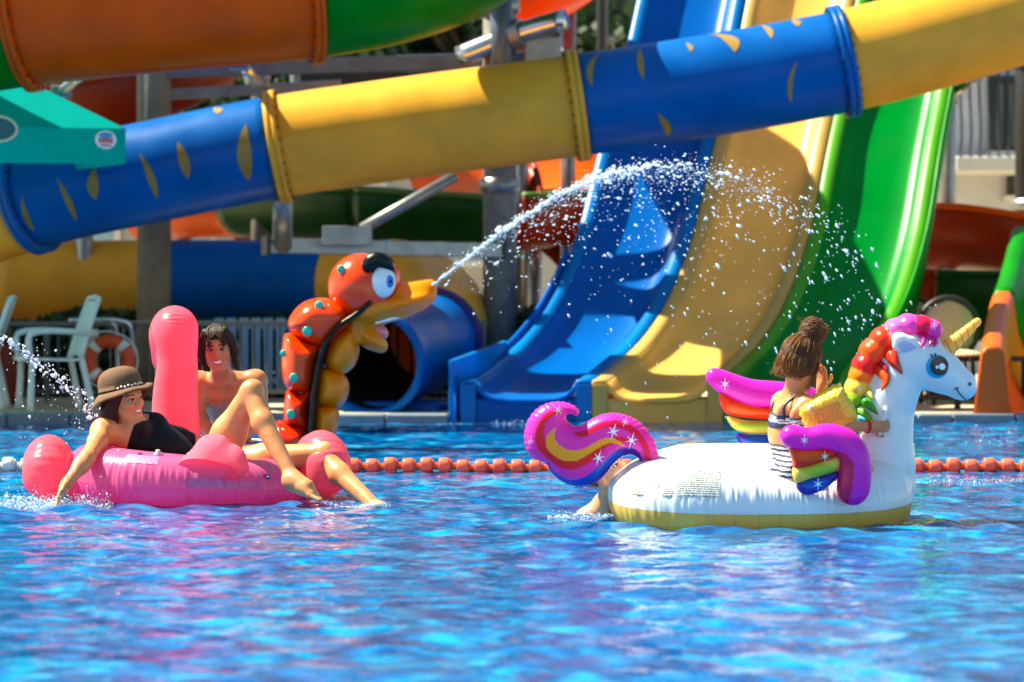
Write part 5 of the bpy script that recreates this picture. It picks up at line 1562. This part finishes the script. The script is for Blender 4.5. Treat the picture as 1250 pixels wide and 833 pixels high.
# swimsuit: shell over the torso
S2 = SDF(lo, hi, .0075, FNW, .0036)
axW = nrm(nkW-pelW)
def suit(p):
    t_ = (p-pelW)@axW; frl = V(.2,-.62,.75); frl = nrm(frl-axW*np.dot(frl, axW)); lat = np.cross(axW, frl)
    Lt = np.linalg.norm(nkW-pelW); f_ = (p-pelW)@frl; l_ = np.abs((p-pelW)@lat)
    top = t_-(Lt*.86-.10*l_-.06*(f_ < -.03))           # neckline
    strap = np.maximum(np.abs(l_-.075)-.013, t_-Lt*1.05)
    leg = -(t_+.02-.9*np.maximum(l_-.02, 0)*.75+.03)     # high cut legs
    d_arm = .080-np.minimum(np.linalg.norm(p-shR_, axis=-1), np.linalg.norm(p-shL_, axis=-1))
    d_thR = np.full(t_.shape, -1.)
    for a, b_ in ((hpR_, knR), (hpL_, knL)):
        ab = b_-a; q = ((p-a)@ab)/(ab@ab); d_thR = np.maximum(d_thR, q*.45-.07)
    r_ = np.maximum(np.minimum(top, strap), leg); r_ = np.maximum(r_, np.maximum(d_arm, d_thR)); return np.maximum(r_, .15-np.linalg.norm(p-hcW, axis=-1))
sl, pp = S2.full()
S2.v = np.maximum(bodyW-.006, suit(pp).astype(np.float32))
S2.build('swimsuit', mat('black_swimsuit', rgb(10,10,16), .6, spec=.25, var=.2, vscale=12, bump=.25, bscale=18), wo)
# hair: bob under the hat
S = SDF(hcW-V(.2,.2,.25), hcW+V(.2,.2,.16), .0065)
T = lambda x, y, z: hcW+.98*(HW@V(x, y, z))
S.ell(T(0,-.022,.035), (.083,.098,.092), M=HW, k=.02)
for g_ in (-1, 1):
    for (a, b_, c_) in [((.078*g_,-.01,.03),(.088*g_,-.03,-.05),(.080*g_,-.022,-.135)),((.07*g_,-.05,.03),(.09*g_,-.05,-.06),(.08*g_,-.04,-.16)),((.035*g_,-.09,.0),(.05*g_,-.105,-.08),(.05*g_,-.09,-.17))]:
        S.chain([T(*a),T(*b_),T(*c_)], [.032,.034,.018], k=.03)
S.ell(T(0,.105,-.045), (.075,.10,.125), M=HW, k=.012, op='sub')
r0 = np.random.default_rng(2); pths = []
for i in range(170):
    a = r0.uniform(.45, 2*math.pi-.45)+math.pi/2; x, y = .088*math.cos(a), -.02+.10*math.sin(a)
    ln = r0.uniform(.12,.19); w_ = r0.normal(0,.010,3)
    if y > .02: continue
    pths.append(spline([T(x*.95,y*.95,.05), T(x*1.08,y*1.08-.005,-.03)+w_*.5, T(x*1.02+w_[0],y+.0,-ln*.7), T(x*.93+w_[1],y*.95-.005,-ln)], 9))
ev, ef = tubes_mesh(pths, .0032, .0012)
S.build('hair', mat('dark_auburn_hair', rough=.45, vcol=True, spec=.22, bump=.3, bscale=120), wo, col=rgb(60,26,14), extra=(ev, ef, rgb(92,38,20)))
# hat: felt bucket hat with a drooping brim
HH = head_frame(V(.76,-.62,.16), V(-.32,.08,.93)); hb_ = hcW+.98*(HW@V(0,-.018,.056))
v = []; n = 56; prof = [(.0,.118),(.035,.117),(.065,.110),(.088,.096),(.104,.072),(.113,.04),(.115,.0)]
rimp = [(.0,.0),(-.008,.014),(-.020,.030),(-.036,.045),(-.052,.058)]
rows = []
for (h, ex) in rimp[::-1]: rows.append(('b', h, ex))
for (h, r_) in prof: rows.append(('c', h, r_))
for (t_, h, r_) in rows:
    for j_ in range(n):
        a = 2*math.pi*j_/n; wv = .013*math.sin(3*a+.6)+.008*math.sin(5*a+2)
        if t_ == 'b': rr = .118+r_; hh = h+wv*(r_/.07)+.045*r_/.06*max(0, math.sin(a))
        else: rr = r_; hh = h
        v.append(hb_+HH@V(rr*.86*math.cos(a), rr*math.sin(a), hh))
f = grid_faces(len(rows), n, False, True)
hat = build('hat', v, f, mat('brown_felt', rgb(108,72,44), .85, var=.2, vscale=30, bump=.3, bscale=200), wo, solid=.006)
bd = [hb_+HH@V(.120*.86*math.cos(a), .120*math.sin(a), .008) for a in np.linspace(0, 2*math.pi, 50)]
build('hat_band', *tube(np.array(bd), .006, 8), mat('dark_felt', rgb(60,38,24), .85), hat)
for i in range(9):
    a = R(35+i*9); build('hat_bead', *uvsphere(hb_+HH@V(.126*.86*math.cos(a), .126*math.sin(a), .012+.004*(i % 2)), .0065, 8, 6), mat('pearl', rgb(240,232,220), .2), hat)

# ---------- teenager standing behind the flamingo
te = thing('person', 'smiling dark-haired teenager in navy swim shorts leaning on the pink float from behind', 'person', V(P(280,560,15.95)[0], 15.95, -.4))
SKT = rgb(202,126,80)
hcT = P(266,426,15.68); HT = head_frame(V(.02,-1,-.12), V(-.10,-.12,1))
nkT = P(271,464,15.82)
sR, sL = P(243,468,15.84), P(312,466,15.84)        # his right is image left
pelT = P(294,560,16.10); hR, hL = P(281,566,16.1), P(310,566,16.1)
eR, wR_ = P(243,512,15.74), P(262,540,15.56)
eL, wL_ = P(322,508,15.72), P(303,530,15.52)
lo2 = np.array([P(215,0,15.9)[0], 15.35, -.62]); hi2 = np.array([P(350,0,15.9)[0], 16.35, hcT[2]+.17])
S = SDF(lo2, hi2, .0085, (hcT-V(.11,.12,.13), hcT+V(.11,.12,.12)), .0036)
torso(S, nkT, pelT, sL, sR, hL, hR, V(0,-1,-.2), .96, male=True, bend=P(284,522,16.02))
put_head(S, hcT, HT, 1.04, smile=1.3)
S.cone(hcT+HT@V(0,-.015,-.06), nkT, .052, .056, .03)
for a, b_ in ((nkT+V(-.02,-.05,-.02), sR+V(0,-.02,.01)), (nkT+V(.02,-.05,-.02), sL+V(0,-.02,.01))): S.cone(a, b_, .016, .014, .02)
limb(S, sR, eR, .050, .045, .036); limb(S, eR, wR_, .036, .037, .026, mid=.3)
limb(S, sL, eL, .050, .045, .036); limb(S, eL, wL_, .036, .037, .026, mid=.3)
put_hand(S, wR_, V(.7,-.5,-.3), V(0,.2,-1), .95, .5, 1); put_hand(S, wL_, V(-.5,-.7,-.25), V(.1,.2,-1), .95, .5, -1)
limb(S, hR, P(280,640,16.1), .085, .08, .06); limb(S, hL, P(312,640,16.1), .085, .08, .06)
bodyT = S.v.copy()
S.build('body', M_SKIN, te, colfn=lambda v: head_color(v, hcT, HT, 1.04, SKT, rgb(176,84,72), rgb(38,26,20), None, smile=1.3))
put_eyes(te, hcT, HT, 1.04, rgb(60,40,28))
S2 = SDF(lo2, hi2, .0085, (hcT-V(.11,.12,.13), hcT+V(.11,.12,.12)), .0036)
sl, pp = S2.full(); zc = P(0,540,16.05)[2]
S2.v = np.maximum(bodyT-.010, (np.maximum(pp[...,2]-zc, np.abs(pp[...,1]-16.1)-.24)).astype(np.float32))
S2.build('swim_shorts', mat('navy_cloth', rgb(22,34,84), .7, var=.15, bump=.3, bscale=25), te)
wb_ = np.array([V(P(294,0,16.05)[0]+.150*math.cos(a), 16.07+.110*math.sin(a), zc-.004+.01*math.sin(a)) for a in np.linspace(0, 2*math.pi, 40)])
build('waistband', *tube(wb_, .009, 8), mat('white_trim', rgb(224,214,210), .6), te)
# hair: wet, chin length, strands over the forehead
T = lambda x, y, z: hcT+1.04*(HT@V(x, y, z))
S = SDF(hcT-V(.16,.18,.2), hcT+V(.16,.18,.16), .0065)
S.ell(T(0,-.020,.040), (.086,.105,.092), M=HT, k=.02)
for g_ in (-1, 1):
    S.chain([T(.05*g_,.035,.095),T(.078*g_,.030,.04),T(.086*g_,.012,-.02),T(.080*g_,.010,-.075)], [.022,.022,.024,.010], k=.02)
    S.chain([T(.06*g_,-.03,.05),T(.084*g_,-.03,-.02),T(.080*g_,-.03,-.105)], [.03,.03,.012], k=.03)
S.ell(T(0,.10,-.045), (.060,.07,.098), M=HT, k=.012, op='sub')
pths = []
for i in range(160):
    x0 = r0.uniform(-.03,.03); x1 = r0.choice([-1,1])*r0.uniform(.03,.09); yy = .085*math.sqrt(max(.05, 1-(x1/.095)**2)); e_ = r0.normal(0,.006)
    if abs(x1) < .062: zend = r0.uniform(.012,.05); pths.append(spline([T(x0*.5,.0,.128), T(x0+x1*.4,.062,.105), T(x1*.85,yy*.98+.012,.06), T(x1+e_,yy+.012,zend)], 9))
    else: zend = r0.uniform(-.12,-.04); pths.append(spline([T(x0*.5,-.01,.128), T(x1*.8,.03+e_,.085), T(x1*1.03,.022+e_*2,.0), T(x1*1.0+e_,.02+e_*2,zend)], 9))
ev, ef = tubes_mesh(pths, .0034, .0012)
S.build('hair', mat('wet_brown_hair', rough=.42, vcol=True, spec=.25, bump=.3, bscale=120), te, col=rgb(44,30,22), extra=(ev, ef, rgb(62,42,28)))

# ---------- girl on the unicorn, seen from behind
gi = thing('person', 'girl in striped two-piece swimsuit sitting on the unicorn float, hair in a high bun', 'person', V(P(985,590,13.55)[0], 13.55, .25))
SKG = rgb(214,138,86)
hcG = P(979,443,13.36); HG = head_frame(V(.72,.55,-.30), V(.30,.10,.95))
nkG = P(968,484,13.38)
gR, gL = P(985,497,13.26), P(956,492,13.54)
pelG = P(963,570,13.40); kR_h, kL_h = P(970,574,13.32), P(964,572,13.50)
eGR, wGR = P(1025,520,13.24), P(1062,521,13.29)
eGL, wGL = P(998,505,13.64), P(1003,474,13.54)
lo3 = np.array([P(920,0,13.6)[0], 12.98, P(0,612,13.5)[2]]); hi3 = np.array([P(1100,0,13.6)[0], 14.1, hcG[2]+.16])
FNG = (hcG-V(.11,.11,.12), hcG+V(.11,.11,.12))
S = SDF(lo3, hi3, .0062, FNG, .0045)
torso(S, nkG, pelG, gL, gR, kL_h, kR_h, V(.8,.4,.1), .74, bend=P(957,535,13.39))
put_head(S, hcG, HG, .90)
S.cone(hcG+HG@V(0,-.02,-.06), nkG, .040, .043, .03)
# shoulder blades and spine relief
S.ell(P(955,505,13.30), (.03,.015,.045), k=.03); S.ell(P(972,508,13.22), (.03,.02,.04), k=.03)
limb(S, gR, eGR, .038, .035, .029); limb(S, eGR, wGR, .029, .030, .021, mid=.3)
limb(S, gL, eGL, .038, .035, .029); limb(S, eGL, wGL, .029, .030, .021, mid=.3)
put_hand(S, wGR, V(1,.05,.0), V(.2,.75,.25), .74, .95, -1, .05)
put_hand(S, wGL, V(.0,-.25,1), V(-.4,-.5,0), .74, .35, 1)
kneeR, kneeL = P(1052,575,13.22), P(1048,570,13.72)
limb(S, kR_h, kneeR, .075, .068, .048, mid=.45, k=.04); limb(S, kL_h, kneeL, .075, .068, .048, mid=.45, k=.04)
aR_, aL_ = P(985,578,13.10), P(985,578,13.80)
limb(S, kneeR, aR_, .046, .047, .030, mid=.35); limb(S, kneeL, aL_, .046, .047, .030, mid=.35)
put_foot(S, aR_, aR_+V(.01,.0,-.012), aR_+V(-.155,.02,-.012), V(0,-.5,.8), .80); put_foot(S, aL_, aL_+V(.01,0,-.012), aL_+V(-.15,0,-.01), V(0,.5,.8), .80)
bodyG = S.v.copy()
S.build('body', M_SKIN, gi, colfn=lambda v: head_color(v, hcG, HG, .90, SKG, rgb(180,84,74), rgb(60,38,24), None, teeth=False)*(1+.05*np.sin(v[:,0]*40)*np.sin(v[:,2]*33))[:,None])
put_eyes(gi, hcG, HG, .90, rgb(70,46,30))
# swimsuit top and bottom: navy and white stripes across
def strip_col(v):
    t_ = (v-pelG)@nrm(nkG-pelG); c = np.tile(rgb(22,28,70), (len(v),1))
    c[(t_*1000 % 22) < 9] = rgb(232,232,236); return c
axG = nrm(nkG-pelG); Lg = np.linalg.norm(nkG-pelG)
sl, pp = S.full(); tG = (pp-pelG)@axG
armd = np.full(tG.shape, 9., np.float32)
for a, b_ in ((gR, eGR),(eGR, wGR),(gL, eGL),(eGL, wGL)):
    ab = b_-a; q = np.clip(((pp-a)@ab)/(ab@ab), 0, 1); armd = np.minimum(armd, np.linalg.norm(pp-(a+q[...,None]*ab), axis=-1))
legd = np.full(tG.shape, 9., np.float32)
for a, b_ in ((kR_h, kneeR),(kL_h, kneeL)):
    ab = b_-a; q = ((pp-a)@ab)/(ab@ab); legd = np.minimum(legd, -(q-.16)*.3)
def shell(d, off, name, m, colfn=None):
    S2 = SDF(lo3, hi3, .0062, FNG, .0045); S2.v = np.maximum(bodyG-off, d.astype(np.float32)); return S2.build(name, m, gi, colfn=colfn)
M_STR = mat('striped_cloth', rough=.7, vcol=True, bump=.15, bscale=90)
def topcol(v):
    t_ = (v-pelG)@axG; c = np.tile(rgb(22,28,70), (len(v),1)); q = (t_-Lg*.60)*1000
    c[(q > 14) & (q < 20)] = rgb(232,232,236); c[(q > 25) & (q < 30)] = rgb(225,225,230); c[(q > 35) & (q < 39)] = rgb(215,215,222); return c
shell(np.maximum(np.maximum(np.abs(tG-Lg*.655)-.032, np.linalg.norm(pp-(pelG+(nkG-pelG)*.655), axis=-1)-.19), .046-armd), .006, 'bikini_top', M_STR, topcol)
shell(np.maximum(np.maximum(np.abs(tG-.02)-.085, -legd), .04-armd), .006, 'bikini_bottom', M_STR, strip_col)
for (pts) in ([P(958,513,13.28),P(957,498,13.28),P(966,488,13.28),P(980,482,13.325)], [P(944,512,13.44),P(942,498,13.46),P(950,486,13.50),P(966,481,13.53)]):
    pts = spline(pts, 14)
    build('shoulder_strap', *tube(pts, .006, 6), mat('navy_strap', rgb(22,28,70), .7), gi)
# hair with bun
T = lambda x, y, z: hcG+.90*(HG@V(x, y, z))
S = SDF(hcG-V(.2,.2,.2), hcG+V(.2,.2,.24), .0062)
S.ell(T(0,-.022,.032), (.082,.102,.092), M=HG, k=.02)
S.ell(T(0,-.065,-.03), (.06,.05,.06), M=HG, k=.03)
bc = T(.012,-.005,.168)
S.chain([T(0,-.02,.10), bc], [.052,.042], k=.02); S.ell(bc, (.062,.062,.066), M=HG, k=.02)
for q in range(5):
    a = q*1.257; S.chain([bc+HG@V(.04*math.cos(a),.04*math.sin(a),-.03), bc+HG@V(.048*math.cos(a+.8),.048*math.sin(a+.8),.005), bc+HG@V(.02*math.cos(a+1.8),.02*math.sin(a+1.8),.045)], [.016,.018,.012], k=.006)
for g_ in (-1, 1): S.chain([T(.07*g_,-.01,.02),T(.078*g_,-.02,-.03),T(.066*g_,-.035,-.075)], [.025,.024,.012], k=.02)
S.ell(T(0,.11,-.04), (.058,.075,.10), M=HG, k=.012, op='sub')
pths = []
for i in range(620):
    a = r0.uniform(0, 2*math.pi); x, y = .084*math.cos(a), -.022+.104*math.sin(a)
    if y > .06: continue
    e_ = r0.normal(0,.004,3)
    pths.append(spline([T(x*1.0,y*1.0,r0.uniform(-.07,.02)), T(x*.99,y*1.0,.06)+e_, T(x*.62,-.03+(y+.03)*.62,.115)+e_, bc+e_*1.5+HG@V(x*.25,(y+.03)*.25,-.02)], 9))
for i in range(300):    # loose ends at the nape and side
    a = r0.uniform(math.pi*1.02, math.pi*1.98); x, y = .082*math.cos(a), -.022+.100*math.sin(a); e_ = r0.normal(0,.014,3)
    pths.append(spline([T(x,y,.05), T(x*1.1,y*1.12,-.02)+e_*.3, T(x*1.02+e_[0],y*1.08,-.065), T(x*.92+e_[1]*1.2,y*1.02+e_[2],-.075-r0.uniform(0,.035))], 9))
for i in range(26):     # front locks beside the cheek
    e_ = r0.normal(0,.008,3); pths.append(spline([T(.07,.03,.06), T(.084,.036,-.01)+e_*.5, T(.078,.03,-.08)+e_, T(.07,.025,-.13)+e_], 9))
for i in range(90):     # strands wound round the bun
    a = r0.uniform(0,6.28); t0 = r0.uniform(-.8,.8); sp_ = r0.uniform(.8,2.2); q = []
    for s_ in np.linspace(0,1,9):
        b2 = a+sp_*s_; z_ = np.clip(t0+(s_-.5)*r0.uniform(.1,.9), -.95, .95); rr_ = math.sqrt(1-z_*z_)
        q.append(bc+HG@V(.0645*rr_*math.cos(b2), .0645*rr_*math.sin(b2), .068*z_)+r0.normal(0,.0012,3))
    pths.append(spline(q, 11))
for i in range(30):     # flyaways
    a = r0.uniform(0,6.28); d_ = V(math.cos(a), math.sin(a)*.8, .3); b0 = bc+HG@(d_*.04); pths.append(spline([b0, b0+HG@(d_*.02)+V(0,0,.01), b0+HG@(d_*r0.uniform(.03,.06))+V(0,0,r0.uniform(-.02,.03))], 6))
ev, ef = tubes_mesh(pths, .0015, .0007)
S.build('hair', mat('brown_hair', rough=.5, vcol=True, spec=.2, bump=.35, bscale=140), gi, col=rgb(70,40,20), extra=(ev, ef, rgb(132,84,42)))
# gold swim armband
ab = thing('swim_armband', 'gold inflatable armband on the girl\'s near upper arm', 'armband', P(1012,502,13.30))
ac = P(1007,505,13.24); U_ = nrm(eGR-gR); 
poly = [(-.118,.058),(-.08,.075),(0,.082),(.09,.085),(.105,.06),(.112,0),(.118,-.06),(.09,-.082),(0,-.078),(-.085,-.072),(-.12,-.05),(-.122,0)]
aw = nrm(V(-.30,-.15,1.)); au = nrm(V(1,-.1,.42)); aw = nrm(aw-au*np.dot(au, aw)); an_ = np.cross(au, aw)
for k_, off, nm in ((1, -.052, 'front_chamber'), (-1, .052, 'back_chamber')):
    S = SDF(ac-.24, ac+.24, .0065); pillow(S, closed(np.array(poly), 60), (ac+an_*off*(-1 if an_[1] < 0 else 1)*1.0+V(.01,-.0,.015), au, an_, aw), .05, puck=.004, pn=26, thick=.75)
    o = S.build(nm, mat('gold_vinyl_print', rgb(244,196,48), .3, metal=.2, var=.2, vscale=60, bump=.4, bscale=90, coat=.3), ab)
vv = ac-an_*.0+V(-.075,-.095,.03); build('valve', *uvsphere(vv, .011, 12, 8), mat('clear_valve', rgb(190,220,226), .15), ab)
PR3 = print_mat('armband_print', rgb(228,180,48), rgb(140,100,20), 30, 9, .5)
sgn = -1 if an_[1] > 0 else 1
pc_ = ac+an_*sgn*.0915+V(.01,0,.015)
vq = [pc_+au*(a*.12-.06)+aw*(b_*.085-.042) for a in (0,.5,1) for b_ in (0,.5,1)]
o = build('printed_panel', vq, grid_faces(3,3,False,False), PR3, ab); add_uv(o, 3, 3)
# red bracelet
br = thing('bracelet', 'red beaded bracelet on the girl\'s wrist', 'bracelet', wGR)
d_ = nrm(wGR-eGR); s1 = nrm(np.cross(d_, (0,0,1))); s2 = np.cross(s1, d_); proto = None
for k_ in range(14):
    a = 2*math.pi*k_/14; c = wGR-d_*.012+(s1*math.cos(a)+s2*math.sin(a))*.026
    build('bead', *uvsphere(c, (.009,.0068,.0068), 10, 7), mat('red_bead', rgb(190,24,24), .3), br)
build('cord', *tube(np.array([wGR-d_*.012+(s1*math.cos(a)+s2*math.sin(a))*.0235 for a in np.linspace(0,2*math.pi,24)]), .003, 6), mat('red_bead'), br)

# ---------- swimmer pushing the unicorn from behind
sw_ = thing('person', 'swimmer neck-deep in the water half hidden under the unicorn tail', 'person', V(P(745,620,13.95)[0], 13.95, -.3))
SKS = rgb(206,150,112)
hcS = P(741,577,13.78); HS = head_frame(V(.66,-.48,.50), V(-.50,-.05,.8))
nkS = P(742,618,13.90); a1, a2 = P(718,634,13.90), P(790,634,14.1)
S = SDF(np.array([P(690,0,13.9)[0],13.5,-.25]), np.array([P(830,0,13.9)[0],14.35,hcS[2]+.15]), .008, (hcS-V(.11,.12,.13), hcS+V(.11,.12,.12)), .0036)
put_head(S, hcS, HS, 1.0, smile=.4); S.cone(hcS+HS@V(0,-.015,-.06), nkS, .056, .06, .03)
S.cone(nkS, a1, .05, .055, .05); S.cone(nkS, a2, .05, .055, .05); S.ell((a1+a2)/2-V(0,0,.12), (.17,.1,.16), k=.06)
limb(S, a1, a1+V(-.02,-.05,-.2), .055, .05, .04); limb(S, a2, a2+V(.1,-.15,-.1), .05, .045, .036)
limb(S, a2+V(.1,-.15,-.1), P(800,628,13.75), .036,.036,.026); put_hand(S, P(800,628,13.75), V(.5,-.6,.2), V(.6,.2,-.3), 1., .4, 1)
def scol(v):
    c = head_color(v, hcS, HS, 1., SKS, rgb(176,96,84), rgb(60,44,34), None, teeth=False)
    q = (v-hcS)@HS; m_ = (np.abs(q[:,0]) < .075) & (q[:,1] > -.02) & (q[:,2] < -.045) & (q[:,2] > -.13); c[m_] = c[m_]*.80; return c
S.build('body', M_SKIN, sw_, colfn=scol); put_eyes(sw_, hcS, HS, 1., rgb(50,40,34))
S = SDF(hcS-V(.16,.18,.16), hcS+V(.16,.18,.16), .0075); S.ell(hcS+HS@V(0,-.026,.036), (.079,.096,.086), M=HS, k=.02); S.ell(hcS+HS@V(0,.10,-.045), (.075,.07,.105), M=HS, k=.012, op='sub')
S.build('hair', mat('wet_brown_hair'), sw_, col=rgb(50,38,28))
# ------------------------------------------------------------------ flying water
M_DROP = mat('water_drops', rgb(236,242,250), .06, spec=.9, trans=.5, ior=1.33)
def ico():
    t = (1+5**.5)/2
    v = np.array([(-1,t,0),(1,t,0),(-1,-t,0),(1,-t,0),(0,-1,t),(0,1,t),(0,-1,-t),(0,1,-t),(t,0,-1),(t,0,1),(-t,0,-1),(-t,0,1)]); v /= np.linalg.norm(v[0])
    f = [(0,11,5),(0,5,1),(0,1,7),(0,7,10),(0,10,11),(1,5,9),(5,11,4),(11,10,2),(10,7,6),(7,1,8),(3,9,4),(3,4,2),(3,2,6),(3,6,8),(3,8,9),(4,9,5),(2,4,11),(6,2,10),(8,6,7),(9,8,1)]
    e = {}; V_ = list(v); F_ = []
    def md(a, b):
        k = (min(a,b), max(a,b))
        if k not in e: m = V_[a]+V_[b]; V_.append(m/np.linalg.norm(m)); e[k] = len(V_)-1
        return e[k]
    for a, b, c in f:
        x, y, z = md(a,b), md(b,c), md(c,a); F_ += [(a,x,z),(b,y,x),(c,z,y),(x,y,z)]
    return np.array(V_), np.array(F_)
IV, IF = ico()
def drops(name, pts, sizes, label, cat, seed=0, dirs=None, extra=None):
    r = np.random.default_rng(seed); n = len(pts)
    sizes = sizes*.72*np.exp(r.normal(-.15,.45,n))
    sc_ = sizes[:,None]*np.stack([r.uniform(.7,1.2,n), r.uniform(.7,1.2,n), r.uniform(.8,1.3,n)], -1)
    off = IV[None]*sc_[:,None,:]*(1+.25*r.normal(0,.5,(n,len(IV),1)))
    if dirs is not None:
        k = r.uniform(.2,1.8,n)[:,None]; off = off+np.einsum('nij,nj->ni', off, dirs)[...,None]*dirs[:,None,:]*k[:,None,:]
    v = (pts[:,None,:]+off).reshape(-1,3)
    f = (IF[None]+np.arange(n)[:,None,None]*len(IV)).reshape(-1,3)
    if extra is not None:
        f = np.concatenate([f, extra[1]+len(v)]); v = np.concatenate([v, extra[0]])
    o = build(name, v, f, M_DROP); meta(o, label, cat, kind='stuff'); return o
r = np.random.default_rng(21)
jet = spline([P(529,348,19.55),P(590,300,19.3),P(650,258,19.1),P(700,230,18.9),P(752,211,18.7),P(815,203,18.4),P(880,211,18.1),P(945,236,17.9),P(1000,272,17.7),P(1060,330,17.5),P(1110,400,17.4),P(1150,470,17.3)], 600)
def along(n, lo_, hi_, pw=1.):
    t = lo_+(hi_-lo_)*r.random(n)**pw; return t, jet[(t*599).astype(int)]
ps, sz = [], []
t, c = along(950, 0, .40); ps.append(c+r.normal(0,1,(950,3))*(.004+.05*t)[:,None]); sz.append(r.uniform(.002,.0065,950))
t, c = along(360, .3, .80); ps.append(c+r.normal(0,1,(360,3))*(.02+.06*t)[:,None]); sz.append(r.uniform(.003,.0075,360))
t, c = along(900, .05, .55); fall = r.exponential(.28,900); ps.append(c+np.stack([r.normal(.02,.08,900), r.normal(0,.12,900), -np.minimum(fall,1.5)*(.15+1.6*t)], -1)); sz.append(r.uniform(.002,.0055,900))
t, c = along(620, .35, 1.); fall = r.exponential(.45,620); ps.append(c+np.stack([r.normal(.0,.16,620), r.normal(0,.18,620), -np.minimum(fall,1.7)], -1)); sz.append(r.uniform(.0025,.007,620))
t, c = along(2600, .02, .62); ps.append(c+np.stack([r.normal(.01,1,2600)*(.01+.10*t), r.normal(0,1,2600)*(.01+.10*t), r.normal(-.01,1,2600)*(.008+.07*t)-.25*t*r.random(2600)**3], -1)); sz.append(r.uniform(.0011,.0022,2600))
# big bright blobs close by
t, c = along(26, .5, .85); ps.append(c+np.stack([r.normal(0,.12,26), r.normal(-.6,.3,26), -r.random(26)*.5], -1)); sz.append(r.uniform(.007,.011,26))
ps = np.concatenate(ps); sz = np.concatenate(sz); k_ = ps[:,2] > .02; ps, sz = ps[k_], sz[k_]
near_ = np.array([np.abs(jet[:,0]-p[0]).argmin() for p in ps]); tj = np.gradient(jet, axis=0); tj /= np.linalg.norm(tj,axis=1)[:,None]
dj = tj[near_]; dpt = np.clip((jet[near_,2]-ps[:,2])*1.5, 0, 2)[:,None]; dj = dj+V(0,0,-1)*dpt; dj /= np.linalg.norm(dj,axis=1)[:,None]
# solid core of the jet, lumpy
cr_ = jet[:300:2].copy(); tt_ = np.linspace(0,1,len(cr_)); rr_ = (.006+.008*tt_)*(1+.5*np.sin(np.arange(len(cr_))*1.7)*r.random(len(cr_)))*np.where(tt_ > .75, 1-(tt_-.75)*3.2, 1)
cv, cf = tube(cr_+r.normal(0,1,cr_.shape)*(.002+.012*tt_)[:,None], np.maximum(rr_,.003), 8, cap=False)
cf = np.array(cf); cf = np.concatenate([cf[:,[0,1,2]], cf[:,[0,2,3]]])
drops('water_jet', ps, sz, 'arc of water and falling drops spouted from the statue bill', 'water jet', 1, dirs=dj, extra=(cv, cf))
# second jet entering at the left
j2 = spline([P(-60,398,15.6),P(0,412,15.4),P(40,437,15.3),P(72,466,15.2),P(100,484,15.1),P(112,510,15.0)], 300)
t = r.random(330); c = j2[(t*299).astype(int)]; ps = [c+r.normal(0,1,(330,3))*(.006+.020*t)[:,None]]; sz = [r.uniform(.003,.008,330)]
t = r.random(240); c = j2[(t*299).astype(int)]; ps.append(c+np.stack([r.normal(.05,.12,240), r.normal(0,.15,240), -r.exponential(.22,240)], -1)); sz.append(r.uniform(.002,.005,240))
ps = np.concatenate(ps); sz = np.concatenate(sz); k_ = ps[:,2] > .02
drops('water_spray', ps[k_], sz[k_], 'thin spray of drops crossing in front of the white armchair', 'water spray', 2)
# splashes on the surface
def splash(name, c, rx, ry, n, h, label, seed):
    rr = np.random.default_rng(seed); a = rr.random(n)*6.28; q = np.sqrt(rr.random(n))
    p = np.stack([c[0]+rx*q*np.cos(a), c[1]+ry*q*np.sin(a), rr.exponential(h,n)], -1); p[:,2] += wave_h(p[:,0], p[:,1])
    drops(name, p, rr.uniform(.0012,.0042,n), label, 'splash', seed)
splash('water_splash', P(58,606,14.3), .32, .14, 2200, .016, 'white foam where the woman trails her hand', 5)
splash('water_splash', P(735,630,13.55), .26, .10, 700, .008, 'small splash round the swimmer under the unicorn tail', 6)
splash('water_splash', P(428,618,14.35), .20, .10, 160, .006, 'faint ripple drops by the woman\'s dipped foot', 7)
splash('water_splash', P(1190,592,16.1), .35, .12, 260, .010, 'white splashes beyond the unicorn neck by the lane rope', 8)
splash('water_splash', P(610,516,23.0), .5, .10, 260, .012, 'white foam at the foot of the blue slide lane', 9)
splash('water_splash', P(1250,560,20.0), .45, .4, 260, .05, 'splashing drops in front of the orange slide exit', 10)
